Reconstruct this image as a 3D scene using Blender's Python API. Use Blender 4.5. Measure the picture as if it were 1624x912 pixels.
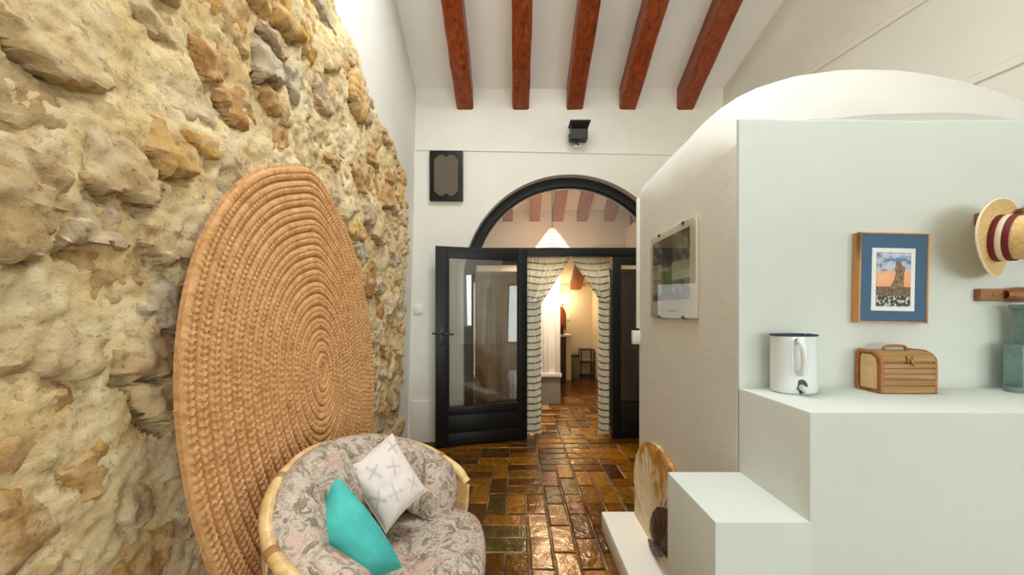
import bpy, bmesh, math, random
import numpy as np
from mathutils import Vector, Matrix

# ------------------------------------------------------------------ scene, camera, light
for o in list(bpy.data.objects):
    bpy.data.objects.remove(o)
S = bpy.context.scene
C = S.collection
F = 600.0; VX, VY = 818.0, 495.0; EYE = 1.35
cd = bpy.data.cameras.new('camera'); cam = bpy.data.objects.new('camera', cd); C.objects.link(cam)
cam.location = (0, 0, EYE); cam.rotation_euler = (math.pi/2, 0, 0)
cd.sensor_width = 36; cd.lens = 36*F/1624
cd.shift_x = (812-VX)/1624; cd.shift_y = (VY-456)/1624; cd.clip_start = .02
S.camera = cam

W = bpy.data.worlds.new('world'); S.world = W; W.use_nodes = True
wn = W.node_tree.nodes; wl = W.node_tree.links
sky = wn.new('ShaderNodeTexSky'); sky.sky_type = 'HOSEK_WILKIE'
sky.sun_direction = (.45, -.6, .66); sky.turbidity = 3.0
wl.new(sky.outputs[0], wn['Background'].inputs[0]); wn['Background'].inputs[1].default_value = .9

def area(name, loc, target, sx, sy, power, col):
    l = bpy.data.lights.new(name, 'AREA'); l.shape = 'RECTANGLE'; l.size = sx; l.size_y = sy
    l.energy = power; l.color = col
    o = bpy.data.objects.new(name, l); C.objects.link(o); o.location = loc
    o.rotation_euler = (Vector(target)-Vector(loc)).to_track_quat('-Z', 'Y').to_euler()
    return o
# daylight through the terrace door behind the camera
area('terrace_daylight', (1.60, -7.95, 1.30), (1.00, 0, 3.2), 3.8, 2.45, 150, (.93, .99, 1.0))
area('side_window_daylight', (3.55, -3.4, 1.75), (0, -2.7, 1.65), 2.1, 1.7, 64, (.94, 1.0, 1.0))
area('added_overhead_fill', (.22, 1.74, 4.62), (-.12, 1.50, 3.8), 1.8, .85, 80, (.92, .97, 1.0))  # added overhead source, no known opening, tilted to brighten the stone wall
S.cycles.diffuse_bounces = 8
S.view_settings.view_transform = 'Standard'; S.view_settings.look = 'None'
S.view_settings.gamma = 1; S.view_settings.use_curve_mapping = False
S.view_settings.exposure = 0.54

# ------------------------------------------------------------------ helpers
rnd = random.Random(7)
def lin(c):
    return tuple((x/12.92 if x <= .04045 else ((x+.055)/1.055)**2.4) for x in (v/255 for v in c))
def lin4(c): return lin(c)+(1,)

class MB:
    def __init__(s): s.v = []; s.f = []
    def add(s, v, f):
        n = len(s.v); s.v += [tuple(p) for p in v]; s.f += [tuple(i+n for i in q) for q in f]; return s
    def box(s, x0, x1, y0, y1, z0, z1, b=0):
        if b <= 0:
            v = [(x, y, z) for z in (z0, z1) for y in (y0, y1) for x in (x0, x1)]
            return s.add(v, [(0,2,3,1),(4,5,7,6),(0,1,5,4),(2,6,7,3),(0,4,6,2),(1,3,7,5)])
        bm = bmesh.new(); bmesh.ops.create_cube(bm, size=1)
        for p in bm.verts:
            p.co = Vector(((x0+x1)/2+p.co.x*(x1-x0), (y0+y1)/2+p.co.y*(y1-y0), (z0+z1)/2+p.co.z*(z1-z0)))
        bmesh.ops.bevel(bm, geom=bm.edges[:], offset=b, segments=2, profile=.6, affect='EDGES')
        bm.verts.index_update()
        s.add([p.co[:] for p in bm.verts], [tuple(q.index for q in f.verts) for f in bm.faces]); bm.free(); return s
    def tube(s, pts, r, n=8, closed=False, caps=True):
        pts = [Vector(p) for p in pts]; m = len(pts)
        rr = r if hasattr(r, '__len__') else [r]*m
        up = None; rings = []
        for i, p in enumerate(pts):
            a = pts[(i-1) % m] if (closed or i > 0) else p
            b = pts[(i+1) % m] if (closed or i < m-1) else p
            t = (b-a).normalized()
            if up is None:
                up = t.orthogonal().normalized()
            up = (up - t*up.dot(t)).normalized(); w = t.cross(up)
            rings.append([p+(up*math.cos(2*math.pi*k/n)+w*math.sin(2*math.pi*k/n))*rr[i] for k in range(n)])
        v = [q for R in rings for q in R]; f = []
        for i in range(m if closed else m-1):
            j = (i+1) % m
            for k in range(n):
                f.append((i*n+k, i*n+(k+1) % n, j*n+(k+1) % n, j*n+k))
        if not closed and caps:
            f.append(tuple(range(n-1, -1, -1))); f.append(tuple((m-1)*n+k for k in range(n)))
        return s.add(v, f)
    def lathe(s, prof, n=32, org=(0,0,0), ax=(0,0,1), capb=True, capt=True, fn=None):
        q = Vector((0,0,1)).rotation_difference(Vector(ax).normalized()); o = Vector(org); v = []; f = []
        for (r, h) in prof:
            for k in range(n):
                a = 2*math.pi*k/n
                p = Vector((r*math.cos(a), r*math.sin(a), h))
                if fn: p = fn(p)
                v.append(q @ p + o)
        for i in range(len(prof)-1):
            for k in range(n):
                f.append((i*n+k, i*n+(k+1) % n, (i+1)*n+(k+1) % n, (i+1)*n+k))
        if capb: f.append(tuple(range(n-1, -1, -1)))
        if capt: f.append(tuple((len(prof)-1)*n+k for k in range(n)))
        return s.add(v, f)
    def grid(s, P, flip=False, wrapu=False):
        nu, nv = len(P), len(P[0]); v = [q for r in P for q in r]; f = []
        for i in range(nu if wrapu else nu-1):
            j = (i+1) % nu
            for k in range(nv-1):
                q = (i*nv+k, j*nv+k, j*nv+k+1, i*nv+k+1)
                f.append(q[::-1] if flip else q)
        return s.add(v, f)
    def prism(s, poly, fn, t0, t1):
        n = len(poly)
        v = [fn(a, b, t0) for a, b in poly]+[fn(a, b, t1) for a, b in poly]
        f = [tuple(range(n)), tuple(range(2*n-1, n-1, -1))]+[(i, i+n, (i+1) % n+n, (i+1) % n) for i in range(n)]
        return s.add(v, f)

def obj(name, mb, m, parent=None, smooth=True, off=None, fix=True):
    me = bpy.data.meshes.new(name)
    o0 = Vector((0,0,0))
    if parent is not None:
        p = parent
        while p is not None:
            o0 += p.location; p = p.parent
    if off is not None: o0 = o0+Vector(off) if parent is not None else Vector(off)
    me.from_pydata([(a[0]-o0.x, a[1]-o0.y, a[2]-o0.z) for a in mb.v], [], mb.f)
    if fix:
        bm = bmesh.new(); bm.from_mesh(me); bmesh.ops.recalc_face_normals(bm, faces=bm.faces[:]); bm.to_mesh(me); bm.free()
    if smooth:
        me.polygons.foreach_set('use_smooth', [True]*len(me.polygons))
        try: me.set_sharp_from_angle(angle=math.radians(38))
        except Exception: pass
    me.update()
    o = bpy.data.objects.new(name, me); C.objects.link(o)
    if off is not None: o.location = off
    if parent is not None: o.parent = parent
    if m is not None: me.materials.append(m)
    return o
def thing(name, label, cat, loc=(0,0,0), group=None, kind=None):
    o = bpy.data.objects.new(name, None); C.objects.link(o); o.location = loc
    o.empty_display_size = .05
    tag(o, label, cat, group, kind); return o
def tag(o, label, cat=None, group=None, kind=None):
    o['label'] = label
    if cat: o['category'] = cat
    if group: o['group'] = group
    if kind: o['kind'] = kind
    return o
def struct(name, mb, m, label=None, smooth=True, fix=True):
    o = obj(name, mb, m, smooth=smooth, fix=fix); o['kind'] = 'structure'
    if label: o['label'] = label
    return o
def painted(name, parent, P, fn, m, flip=False):
    """flat print: a fine grid of points P[i][j] coloured by fn(u, v) into a colour attribute"""
    mb = MB().grid(P, flip); o = obj(name, mb, m, parent, fix=False)
    me = o.data; at = me.color_attributes.new('print', 'FLOAT_COLOR', 'POINT')
    nu, nv = len(P), len(P[0])
    for i in range(nu):
        for j in range(nv):
            at.data[i*nv+j].color = lin4(fn(i/(nu-1), j/(nv-1)))
    return o
def plane_pts(a, b, c, nu, nv):
    a, b, c = Vector(a), Vector(b), Vector(c)
    return [[a+(b-a)*(i/(nu-1))+(c-a)*(j/(nv-1)) for j in range(nv)] for i in range(nu)]

# numpy gradient noise (2-D)
_g = np.random.RandomState(3); _perm = _g.permutation(512); _ang = _g.rand(512)*2*np.pi
def pn(x, y):
    xi = np.floor(x).astype(int); yi = np.floor(y).astype(int); fx = x-xi; fy = y-yi
    def gr(ix, iy, dx, dy):
        h = _ang[_perm[(_perm[ix & 511]+iy) & 511]]; return np.cos(h)*dx+np.sin(h)*dy
    u = fx*fx*fx*(fx*(fx*6-15)+10); v = fy*fy*fy*(fy*(fy*6-15)+10)
    a = gr(xi, yi, fx, fy); b = gr(xi+1, yi, fx-1, fy); c = gr(xi, yi+1, fx, fy-1); d = gr(xi+1, yi+1, fx-1, fy-1)
    return 1.4*((a*(1-u)+b*u)*(1-v)+(c*(1-u)+d*u)*v)
def fbm(x, y, o=4, g=.5):
    t = 0; a = 1
    for k in range(o):
        t = t+a*pn(x*2**k+17.3*k, y*2**k+9.1*k); a *= g
    return t

# ------------------------------------------------------------------ materials
MATS = {}
class NT:
    def __init__(s, name):
        s.m = bpy.data.materials.new(name); s.m.use_nodes = True; s.n = s.m.node_tree.nodes; s.l = s.m.node_tree.links
        s.b = s.n['Principled BSDF']; MATS[name] = s.m
    def node(s, t, **k):
        q = s.n.new(t)
        for a, b in k.items():
            if a.startswith('i_'):
                key = a[2:]; q.inputs[int(key) if key.isdigit() else key].default_value = b
            else: setattr(q, a, b)
        return q
    def link(s, a, b): s.l.new(a, b)
    def pos(s): return s.node('ShaderNodeNewGeometry').outputs['Position']
    def noise(s, scale, detail=4, rough=.55, dist=0, vec=None):
        q = s.node('ShaderNodeTexNoise'); q.inputs['Scale'].default_value = scale; q.inputs['Detail'].default_value = detail
        q.inputs['Roughness'].default_value = rough; q.inputs['Distortion'].default_value = dist
        if vec is not None: s.link(vec, q.inputs['Vector'])
        return q.outputs[0]
    def ramp(s, fac, stops, interp='LINEAR'):
        q = s.node('ShaderNodeValToRGB'); cr = q.color_ramp; cr.interpolation = interp
        while len(cr.elements) < len(stops): cr.elements.new(.5)
        for e, (p, c) in zip(cr.elements, stops):
            e.position = p; e.color = lin4(c) if len(c) == 3 else c
        s.link(fac, q.inputs[0]); return q.outputs[0]
    def mix(s, fac, a, b, mode='MIX'):
        q = s.node('ShaderNodeMix', data_type='RGBA', blend_type=mode)
        for sock, val in ((q.inputs[0], fac), (q.inputs[6], a), (q.inputs[7], b)):
            if hasattr(val, 'is_output'): s.link(val, sock)
            elif isinstance(val, tuple): sock.default_value = lin4(val)
            else: sock.default_value = val
        return q.outputs[2]
    def math(s, op, a, b=0.0):
        q = s.node('ShaderNodeMath', operation=op)
        for sock, val in ((q.inputs[0], a), (q.inputs[1], b)):
            if hasattr(val, 'is_output'): s.link(val, sock)
            else: sock.default_value = val
        return q.outputs[0]
    def col(s, c):
        if isinstance(c, tuple): s.b.inputs['Base Color'].default_value = lin4(c)
        else: s.link(c, s.b.inputs['Base Color'])
    def bump(s, h, strength=.3, dist=.01):
        q = s.node('ShaderNodeBump'); q.inputs['Strength'].default_value = strength; q.inputs['Distance'].default_value = dist
        s.link(h, q.inputs['Height']); s.link(q.outputs[0], s.b.inputs['Normal'])
    def rough(s, r):
        if hasattr(r, 'is_output'): s.link(r, s.b.inputs['Roughness'])
        else: s.b.inputs['Roughness'].default_value = r

def plain(name, c, r=.5, metal=0, var=.0, scale=20, bump=0, spec=None):
    t = NT(name)
    if var > 0:
        n = t.noise(scale, 4, vec=t.pos())
        lo = tuple(max(0, x*(1-var)) for x in c); hi = tuple(min(255, x*(1+var)) for x in c)
        t.col(t.ramp(n, [(.25, lo), (.75, hi)]))
    else: t.col(c)
    if bump: t.bump(t.noise(scale*2, 4, vec=t.pos()), bump, .01)
    t.rough(r); t.b.inputs['Metallic'].default_value = metal
    if spec is not None: t.b.inputs['Specular IOR Level'].default_value = spec
    return t.m

def plaster(name, c, bs=.25):
    t = NT(name); p = t.pos()
    n = t.noise(1.6, 5, .6, vec=p)
    lo = tuple(x*.965 for x in c)
    t.col(t.ramp(n, [(.3, lo), (.7, c)]))
    h = t.mix(.35, t.noise(7, 3, vec=p), t.noise(60, 5, vec=p))
    t.bump(h, bs, .012); t.rough(.75); t.b.inputs['Specular IOR Level'].default_value = .25
    return t.m
m_white = plaster('white_plaster', (233, 230, 220))
m_white2 = plaster('white_plaster_shelf', (211, 217, 211), .12)
m_ceil = plaster('ceiling_plaster', (243, 241, 235), .12)
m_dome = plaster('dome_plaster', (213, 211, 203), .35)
m_cream = plaster('cream_plaster', (226, 214, 190), .2)
m_greyp = plaster('grey_plinth', (140, 138, 130), .2)
m_trim = plain('white_trim', (232, 230, 222), .5)
m_plast = plain('white_plastic', (230, 228, 222), .35)

def wood(name, lo, mid, hi, r=.4, axis='Y', sc=1.0):
    t = NT(name); p = t.pos()
    mp = t.node('ShaderNodeMapping'); t.link(p, mp.inputs[0])
    k = {'X': (1.2, 16, 16), 'Y': (16, 1.2, 16), 'Z': (16, 16, 1.2)}[axis]
    mp.inputs['Scale'].default_value = tuple(x*sc for x in k)
    n = t.noise(1.6, 6, .6, 1.2, mp.outputs[0])
    oi = t.node('ShaderNodeObjectInfo').outputs['Random']
    c = t.ramp(n, [(.28, lo), (.52, mid), (.75, hi)])
    v = t.node('ShaderNodeTexVoronoi'); v.inputs['Scale'].default_value = 1.0
    mp2 = t.node('ShaderNodeMapping'); t.link(p, mp2.inputs[0])
    mp2.inputs['Scale'].default_value = {'X': (1.5, 7, 7), 'Y': (7, 1.5, 7), 'Z': (7, 7, 1.5)}[axis]
    t.link(mp2.outputs[0], v.inputs['Vector'])
    kn = t.ramp(v.outputs['Distance'], [(.05, (70, 70, 70)), (.13, (255, 255, 255))])
    c = t.mix(.8, c, kn, 'MULTIPLY')
    t.col(t.mix(t.math('MULTIPLY', oi, .3), c, lo)); t.bump(n, .15, .004); t.rough(r); return t.m
m_beam = wood('varnished_beam', (92, 34, 12), (142, 62, 24), (176, 92, 40), .38)
m_beam2 = wood('varnished_beam_inner', (84, 36, 8), (134, 66, 18), (160, 92, 32), .4)
m_wood = wood('brown_wood', (110, 66, 28), (158, 104, 54), (184, 130, 74), .45, 'X')
m_pine = wood('pine_frame', (176, 118, 64), (206, 150, 92), (222, 172, 112), .45, 'Z')
m_dark = plain('black_paint', (20, 20, 17), .4, var=.2, scale=30, bump=.06, spec=.3)
m_black = plain('black_metal', (22, 22, 22), .4)
m_screen = plain('speaker_mesh', (98, 88, 74), .8, var=.12, scale=160, bump=.3)
m_enamel = plain('white_enamel', (218, 224, 226), .12)
m_navy = plain('navy_enamel', (34, 36, 70), .2)
m_chip = plain('chipped_enamel', (72, 62, 54), .6)
m_brass = plain('dull_brass', (140, 116, 66), .4, .8)
m_teal = plain('teal_painted_wood', (110, 138, 134), .6, var=.1, scale=30)
m_turq = NT('turquoise_cotton')
_n = m_turq.noise(9, 3, vec=m_turq.pos()); m_turq.col(m_turq.ramp(_n, [(.3, (62, 174, 168)), (.7, (80, 192, 186))]))
m_turq.bump(m_turq.noise(420, 2, vec=m_turq.pos()), .12, .002); m_turq.rough(.8); m_turq = m_turq.m
def attr_mat(name, r=.6, bump=0, coat=0):
    t = NT(name); a = t.node('ShaderNodeAttribute', attribute_name='print')
    t.col(a.outputs['Color']); t.rough(r)
    if bump: t.bump(t.noise(350, 2, vec=t.pos()), bump, .002)
    if coat: t.b.inputs['Coat Weight'].default_value = coat; t.b.inputs['Coat Roughness'].default_value = .06
    return t.m
m_print = attr_mat('printed_paper', .5, coat=.25)
m_prcloth = attr_mat('printed_cotton', .85, .12)

def stone_mat():
    t = NT('rubble_stone'); p = t.pos()
    r = t.node('ShaderNodeObjectInfo').outputs['Random']
    base = t.ramp(r, [(0, (224, 194, 142)), (.13, (208, 176, 126)), (.26, (230, 208, 164)), (.38, (218, 172, 98)), (.5, (200, 170, 138)),
                      (.58, (206, 162, 100)), (.68, (222, 196, 160)), (.8, (202, 186, 160)), (.92, (194, 144, 80)), (1, (232, 204, 144))], 'CONSTANT')
    n = t.noise(11, 7, .65, .8, p)
    c = t.mix(t.math('MULTIPLY', t.ramp(n, [(.40, (0,0,0)), (.75, (255,255,255))]), .75), base, (240, 224, 188))
    n2 = t.noise(7, 6, .7, 1.5, p)
    c = t.mix(t.ramp(n2, [(.52, (0,0,0)), (.68, (190,190,190))]), c, (158, 104, 44))
    n3 = t.noise(38, 6, .7, .3, p)
    c = t.mix(.55, c, t.ramp(n3, [(.32, (118, 92, 66)), (.45, (255, 255, 255))]), 'MULTIPLY')
    t.col(c); t.rough(.9); t.b.inputs['Specular IOR Level'].default_value = .12
    h = t.mix(.45, t.noise(16, 8, .7, .5, p), t.noise(70, 6, .75, 0, p))
    t.bump(h, .75, .035); return t.m
def mortar_mat():
    t = NT('lime_mortar'); p = t.pos()
    n = t.noise(4.2, 7, .65, .6, p)
    c = t.ramp(n, [(.3, (222, 186, 128)), (.45, (238, 212, 158)), (.6, (247, 228, 184)), (.75, (232, 198, 142))])
    n2 = t.noise(5, 6, .7, 1.2, p)
    c = t.mix(t.ramp(n2, [(.55, (0,0,0)), (.72, (170,170,170))]), c, (170, 116, 56))
    n3 = t.noise(50, 6, .75, .2, p)
    c = t.mix(.5, c, t.ramp(n3, [(.34, (120, 94, 68)), (.46, (255, 255, 255))]), 'MULTIPLY')
    t.col(c); t.rough(.95); t.b.inputs['Specular IOR Level'].default_value = .1
    h = t.mix(.5, t.noise(20, 8, .7, .4, p), t.noise(90, 6, .75, 0, p))
    t.bump(h, .65, .03); return t.m
m_stone = stone_mat(); m_mortar = mortar_mat()

def brick_mat():
    t = NT('glazed_floor_brick'); p = t.pos()
    r = t.node('ShaderNodeObjectInfo').outputs['Random']
    base = t.ramp(r, [(0, (120, 72, 8)), (.12, (142, 90, 12)), (.24, (92, 50, 6)), (.34, (62, 31, 5)), (.44, (110, 66, 8)), (.54, (86, 70, 24)),
                      (.62, (150, 98, 14)), (.72, (72, 58, 20)), (.80, (104, 52, 8)), (.88, (130, 84, 12)), (.97, (176, 150, 96))], 'CONSTANT')
    n = t.noise(15, 7, .7, 1.6, p)
    c = t.mix(t.ramp(n, [(.42, (0,0,0)), (.66, (225,225,225))]), base, (58, 30, 6))
    n2 = t.noise(14, 6, .7, .5, p)
    c = t.mix(t.ramp(n2, [(.58, (0,0,0)), (.75, (150,150,150))]), c, (206, 150, 50))
    t.col(c); t.b.inputs['Specular IOR Level'].default_value = .4; t.b.inputs['Specular Tint'].default_value = (1, .74, .36, 1); t.rough(t.node('ShaderNodeMapRange', i_1=.3, i_2=.7, i_3=.10, i_4=.27).outputs[0])
    mr = [q for q in t.n if q.bl_idname == 'ShaderNodeMapRange'][0]; t.link(n2, mr.inputs[0])
    t.bump(t.noise(13, 5, .6, .3, p), .35, .02)
    return t.m
m_brick = brick_mat()
def joint_mat():
    t = NT('floor_joint'); p = t.pos()
    t.col(t.ramp(t.noise(5, 5, .7, .4, p), [(.4, (54, 34, 18)), (.56, (120, 96, 60)), (.7, (176, 158, 122))])); t.rough(.6)
    t.bump(t.noise(60, 4, vec=p), .3, .01); return t.m
m_joint = joint_mat()

def esparto(name='esparto_grass'):
    t = NT(name); p = t.pos()
    n = t.noise(26, 6, .7, .4, p); n2 = t.noise(3, 3, vec=p)
    c = t.ramp(n, [(.25, (160, 112, 68)), (.5, (208, 160, 108)), (.75, (230, 190, 142))])
    t.col(t.mix(t.math('MULTIPLY', n2, .35), c, (214, 154, 92))); t.rough(.85); t.b.inputs['Specular IOR Level'].default_value = .15
    t.bump(t.noise(240, 4, .7, 0, p), .5, .004); return t.m
m_esparto = esparto()
m_backing = plain('esparto_backing', (186, 138, 90), .9, var=.15, scale=60, bump=.3)

def floral():
    t = NT('floral_upholstery'); p = t.pos()
    w = t.noise(7, 3, .6, 0, p)
    wv = t.node('ShaderNodeTexNoise'); wv.inputs['Scale'].default_value = 12; wv.inputs['Detail'].default_value = 3
    t.link(p, wv.inputs['Vector'])
    vm = t.node('ShaderNodeVectorMath', operation='SCALE'); t.link(wv.outputs['Color'], vm.inputs[0]); vm.inputs['Scale'].default_value = .16
    va = t.node('ShaderNodeVectorMath', operation='ADD'); t.link(p, va.inputs[0]); t.link(vm.outputs[0], va.inputs[1])
    a = t.noise(10, 4, .64, 1.8, va.outputs[0])
    c = t.ramp(a, [(.28, (98, 88, 70)), (.38, (146, 130, 112)), (.45, (178, 162, 146)), (.51, (210, 196, 182)), (.56, (160, 146, 126)), (.64, (116, 108, 88)), (.7, (192, 174, 160)), (.8, (140, 128, 108))])
    b = t.noise(9, 2, .5, 1.0, va.outputs[0])
    c = t.mix(t.ramp(b, [(.56, (0,0,0)), (.66, (200,200,200))]), c, (206, 166, 152))
    t.col(c); t.rough(.85); t.b.inputs['Specular IOR Level'].default_value = .2
    t.bump(t.mix(.4, w, t.noise(500, 2, vec=p)), .25, .01); return t.m
m_floral = floral()
m_bamboo = NT('bamboo')
_n = m_bamboo.noise(14, 5, .6, 1, m_bamboo.pos()); m_bamboo.col(m_bamboo.ramp(_n, [(.3, (198, 158, 96)), (.55, (226, 194, 136)), (.75, (238, 214, 164))])); m_bamboo.rough(.35); m_bamboo = m_bamboo.m
m_node = plain('bamboo_node', (166, 120, 66), .5)

def glass(nm='window_glass', k=1.3):
    t = NT(nm); n, l = t.n, t.l; n.remove(t.b)
    tr = n.new('ShaderNodeBsdfTransparent'); tr.inputs[0].default_value = (.96, .97, .96, 1)
    gl = n.new('ShaderNodeBsdfGlossy'); gl.inputs['Roughness'].default_value = .01
    fr = n.new('ShaderNodeFresnel'); fr.inputs[0].default_value = 1.6
    mu = n.new('ShaderNodeMath'); mu.operation = 'MULTIPLY'; mu.inputs[1].default_value = k; l.new(fr.outputs[0], mu.inputs[0])
    mx = n.new('ShaderNodeMixShader'); l.new(mu.outputs[0], mx.inputs[0]); l.new(tr.outputs[0], mx.inputs[1]); l.new(gl.outputs[0], mx.inputs[2])
    l.new(mx.outputs[0], n['Material Output'].inputs[0]); return t.m
m_glass = glass(); m_glass2 = glass('picture_glass', .35)
def emit(name, c, s):
    t = NT(name); t.b.inputs['Base Color'].default_value = lin4(c); t.b.inputs['Emission Color'].default_value = lin4(c)
    t.b.inputs['Emission Strength'].default_value = s; return t.m
m_lamp = emit('lamp_globe', (255, 226, 160), 9)
m_hat = plain('straw_hat', (224, 190, 130), .8, var=.1, scale=120, bump=.4)
m_hat2 = plain('grey_blue_hat', (150, 164, 184), .85, var=.1, scale=60, bump=.2)
m_maroon = plain('maroon_ribbon', (110, 26, 38), .7)
m_cord = plain('cream_ribbon', (230, 220, 196), .7)
m_strand = plain('cream_strand', (234, 228, 204), .5, var=.05, scale=40)
m_bead = plain('dark_bead', (52, 40, 26), .5)
m_wicker = plain('cane_weave', (196, 158, 100), .7, var=.14, scale=70, bump=.4)
m_canestrip = wood('cane_strip', (120, 88, 44), (166, 130, 80), (190, 156, 104), .55, 'X', 1.5)
m_caneedge = plain('cane_binding', (156, 96, 52), .5, var=.15, scale=40)
m_leather = plain('tan_panel', (214, 176, 124), .6, var=.06, scale=40)
m_blue = plain('blue_passepartout', (66, 98, 128), .8)
m_mount = plain('white_passepartout', (228, 230, 228), .8)
m_darkwood = plain('dark_brown_wood', (66, 42, 26), .5, var=.2, scale=40, bump=.2)
m_pink = plain('lamp_cane', (232, 190, 158), .7, var=.15, scale=60, bump=.4)
_n, _l = m_pink.node_tree.nodes, m_pink.node_tree.links
_t = _n.new('ShaderNodeBsdfTranslucent'); _t.inputs[0].default_value = lin4((240, 200, 164)); _m = _n.new('ShaderNodeMixShader'); _m.inputs[0].default_value = .2
_l.new(_n['Principled BSDF'].outputs[0], _m.inputs[1]); _l.new(_t.outputs[0], _m.inputs[2]); _l.new(_m.outputs[0], _n['Material Output'].inputs[0])

# ------------------------------------------------------------------ structure: walls, ceiling, floor
YB = 3.93                                            # inner face of the arched wall
def xr(y): return 2.155+.2*(YB-y)                    # skewed wall on the right
def zc(y): return 3.67+.5*(YB-y) if y > 1.3 else 4.985-.12*(1.3-y)
ARC_X, ARC_Z, ARC_R = .5636, EYE+.321, 1.11

# floor slab (joints) with bricks as pieces
floor = struct('floor', MB().box(-2.6, 5.2, -8.4, 9.2, -.12, -.006), m_joint, 'floor of glossy amber and brown bricks laid in mixed directions', smooth=False)
bl, bw = .272, .136
def brick_mesh(k):
    r = random.Random(k); L, Wd = bl-.012, bw-.012; mb = MB(); b = .006
    v = []
    for (z, i) in ((-.02, 0), (-.003, 0), (.0015, b)):
        for sx, sy in ((-1,-1), (1,-1), (1,1), (-1,1)):
            v.append((sx*(L/2-i)+r.uniform(-.003, .003), sy*(Wd/2-i)+r.uniform(-.003, .003), z+(r.uniform(-.0015, .0015) if i else 0)))
    f = []
    for q in range(2):
        for k2 in range(4):
            f.append((q*4+k2, q*4+(k2+1) % 4, q*4+4+(k2+1) % 4, q*4+4+k2))
    f.append((8, 9, 10, 11)); mb.add(v, f)
    me = bpy.data.meshes.new('floor_brick'); me.from_pydata(mb.v, [], mb.f); me.materials.append(m_brick); me.update()
    return me
bmeshes = [brick_mesh(k) for k in range(8)]
cells = {}
gx0, gy0 = -1.15, -.6
NX, NY = int((2.2-gx0)/bw), int((8.1-gy0)/bw)
br = random.Random(21); bricks = []
for j in range(NY):
    y = gy0+j*bw
    ph = .6 if y > 3.15 else .45
    run = br.random() < (.75 if 3.1 < y < 3.9 else .0)
    i = 0
    while i < NX:
        if (i, j) in cells: i += 1; continue
        can_h = i+1 < NX and (i+1, j) not in cells
        if can_h and (run or br.random() < ph or j == NY-1):
            cells[(i, j)] = cells[(i+1, j)] = 1; bricks.append((gx0+(i+1)*bw, y+bw/2, 0, 1.0)); i += 2
        elif j < NY-1 and not run:
            cells[(i, j)] = cells[(i, j+1)] = 1; bricks.append((gx0+(i+.5)*bw, y+bw, 1, 1.0)); i += 1
        else:
            cells[(i, j)] = 1; bricks.append((gx0+(i+.5)*bw, y+bw/2, 0, .47)); i += 1
def vis_floor(b):
    x, y = b[0], b[1]
    if not (1.0 < y < 6.2): return False
    px = VX+F*x/y
    if y < 3.95: return (-.35 < x < .62) if y < 2.4 else (-1.1 < x < 1.2 and px > 560 and px < 1030)
    return 820 < px < 985
vis = [b for b in bricks if vis_floor(b)]; vis.sort(key=lambda b: b[1])
vis = vis[:300]; vs = set(vis); rest = [b for b in bricks if b not in vs and b[0] < 2.0]
for b in vis:
    o = bpy.data.objects.new('floor_brick', bmeshes[br.randrange(8)]); C.objects.link(o); o.parent = floor
    o.location = (b[0], b[1], br.uniform(-.002, .003)); o.rotation_euler = (br.uniform(-.012, .012), br.uniform(-.012, .012), math.pi/2*b[2]+br.uniform(-.02, .02)+math.pi*br.randrange(2))
    o.scale = (b[3], 1, 1)
mb = MB()
for b in rest:
    L, Wd = (bl*b[3]-.012)/2, (bw-.012)/2
    if b[2]: L, Wd = Wd, L
    mb.add([(b[0]-L, b[1]-Wd, -.02), (b[0]+L, b[1]-Wd, -.02), (b[0]+L, b[1]+Wd, -.02), (b[0]-L, b[1]+Wd, -.02), (b[0]-L, b[1]-Wd, 0), (b[0]+L, b[1]-Wd, 0), (b[0]+L, b[1]+Wd, 0), (b[0]-L, b[1]+Wd, 0)],
           [(4,5,6,7), (0,1,5,4), (1,2,6,5), (2,3,7,6), (3,0,4,7)])
o = obj('floor_bricks_beyond', mb, m_brick, floor, smooth=False); o['kind'] = 'stuff'

# left wall: plaster shell
def xwl(z): return -1.13+.027*z
mb = MB(); P = []
for z in np.linspace(0, 5.1, 40):
    P.append([(xwl(z)-(.14 if (z < 2.45 and y < 3.4) else 0)+.006*math.sin(y*1.7+z), y, z) for y in np.linspace(-8.2, YB+.3, 80)])
mb.grid(P); Q = [[(-1.5, y, z) for y in (-8.2, YB+.3)] for z in (0, 5.1)]
mb.grid(Q, True)
wall_left = struct('wall_left', mb, m_white, 'white left wall with a field of bare rubble stone below')

# rubble stone field: one height map split into stones, mortar below
R2 = np.random.RandomState(11)
Y0, Y1, Z1 = -.55, 3.60, 3.16
def ztop(y):
    return np.interp(y, [-1, 2.0, 2.35, 2.7, 3.0, 3.4, 3.6], [3.12, 3.08, 3.03, 2.84, 2.76, 2.70, 2.60])+.035*pn(y*7, y*0+2.2)
def yend(z): return 3.57+.03*pn(z*5, z*0+7.7)+.015*pn(z*17, z*0+1.7)
sites = []
tries = 0
while len(sites) < 330 and tries < 40000:
    tries += 1
    y = R2.uniform(Y0, Y1); z = R2.uniform(-.05, Z1); s = R2.choice([.62, .85, 1.0, 1.25, 1.6], p=[.25, .25, .25, .17, .08])
    if all(((y-q[0])/1.25)**2+((z-q[1]))**2 > (.098*(s+q[2])/2*1.25)**2 for q in sites): sites.append((y, z, s))
sites = np.array(sites)
step = .0105
gy = np.arange(Y0, Y1+.03, step); gz = np.arange(0, Z1+.001, step)
GY, GZ = np.meshgrid(gy, gz, indexing='ij')
wy = GY+.05*fbm(GY*5, GZ*5, 3)+.012*fbm(GY*22+5, GZ*22, 2); wz = GZ+.04*fbm(GY*5+40, GZ*5+3, 3)+.012*fbm(GY*22+50, GZ*22+8, 2)
d1 = np.full(GY.shape, 1e9); d2 = d1.copy(); sid = np.zeros(GY.shape, int)
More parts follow.
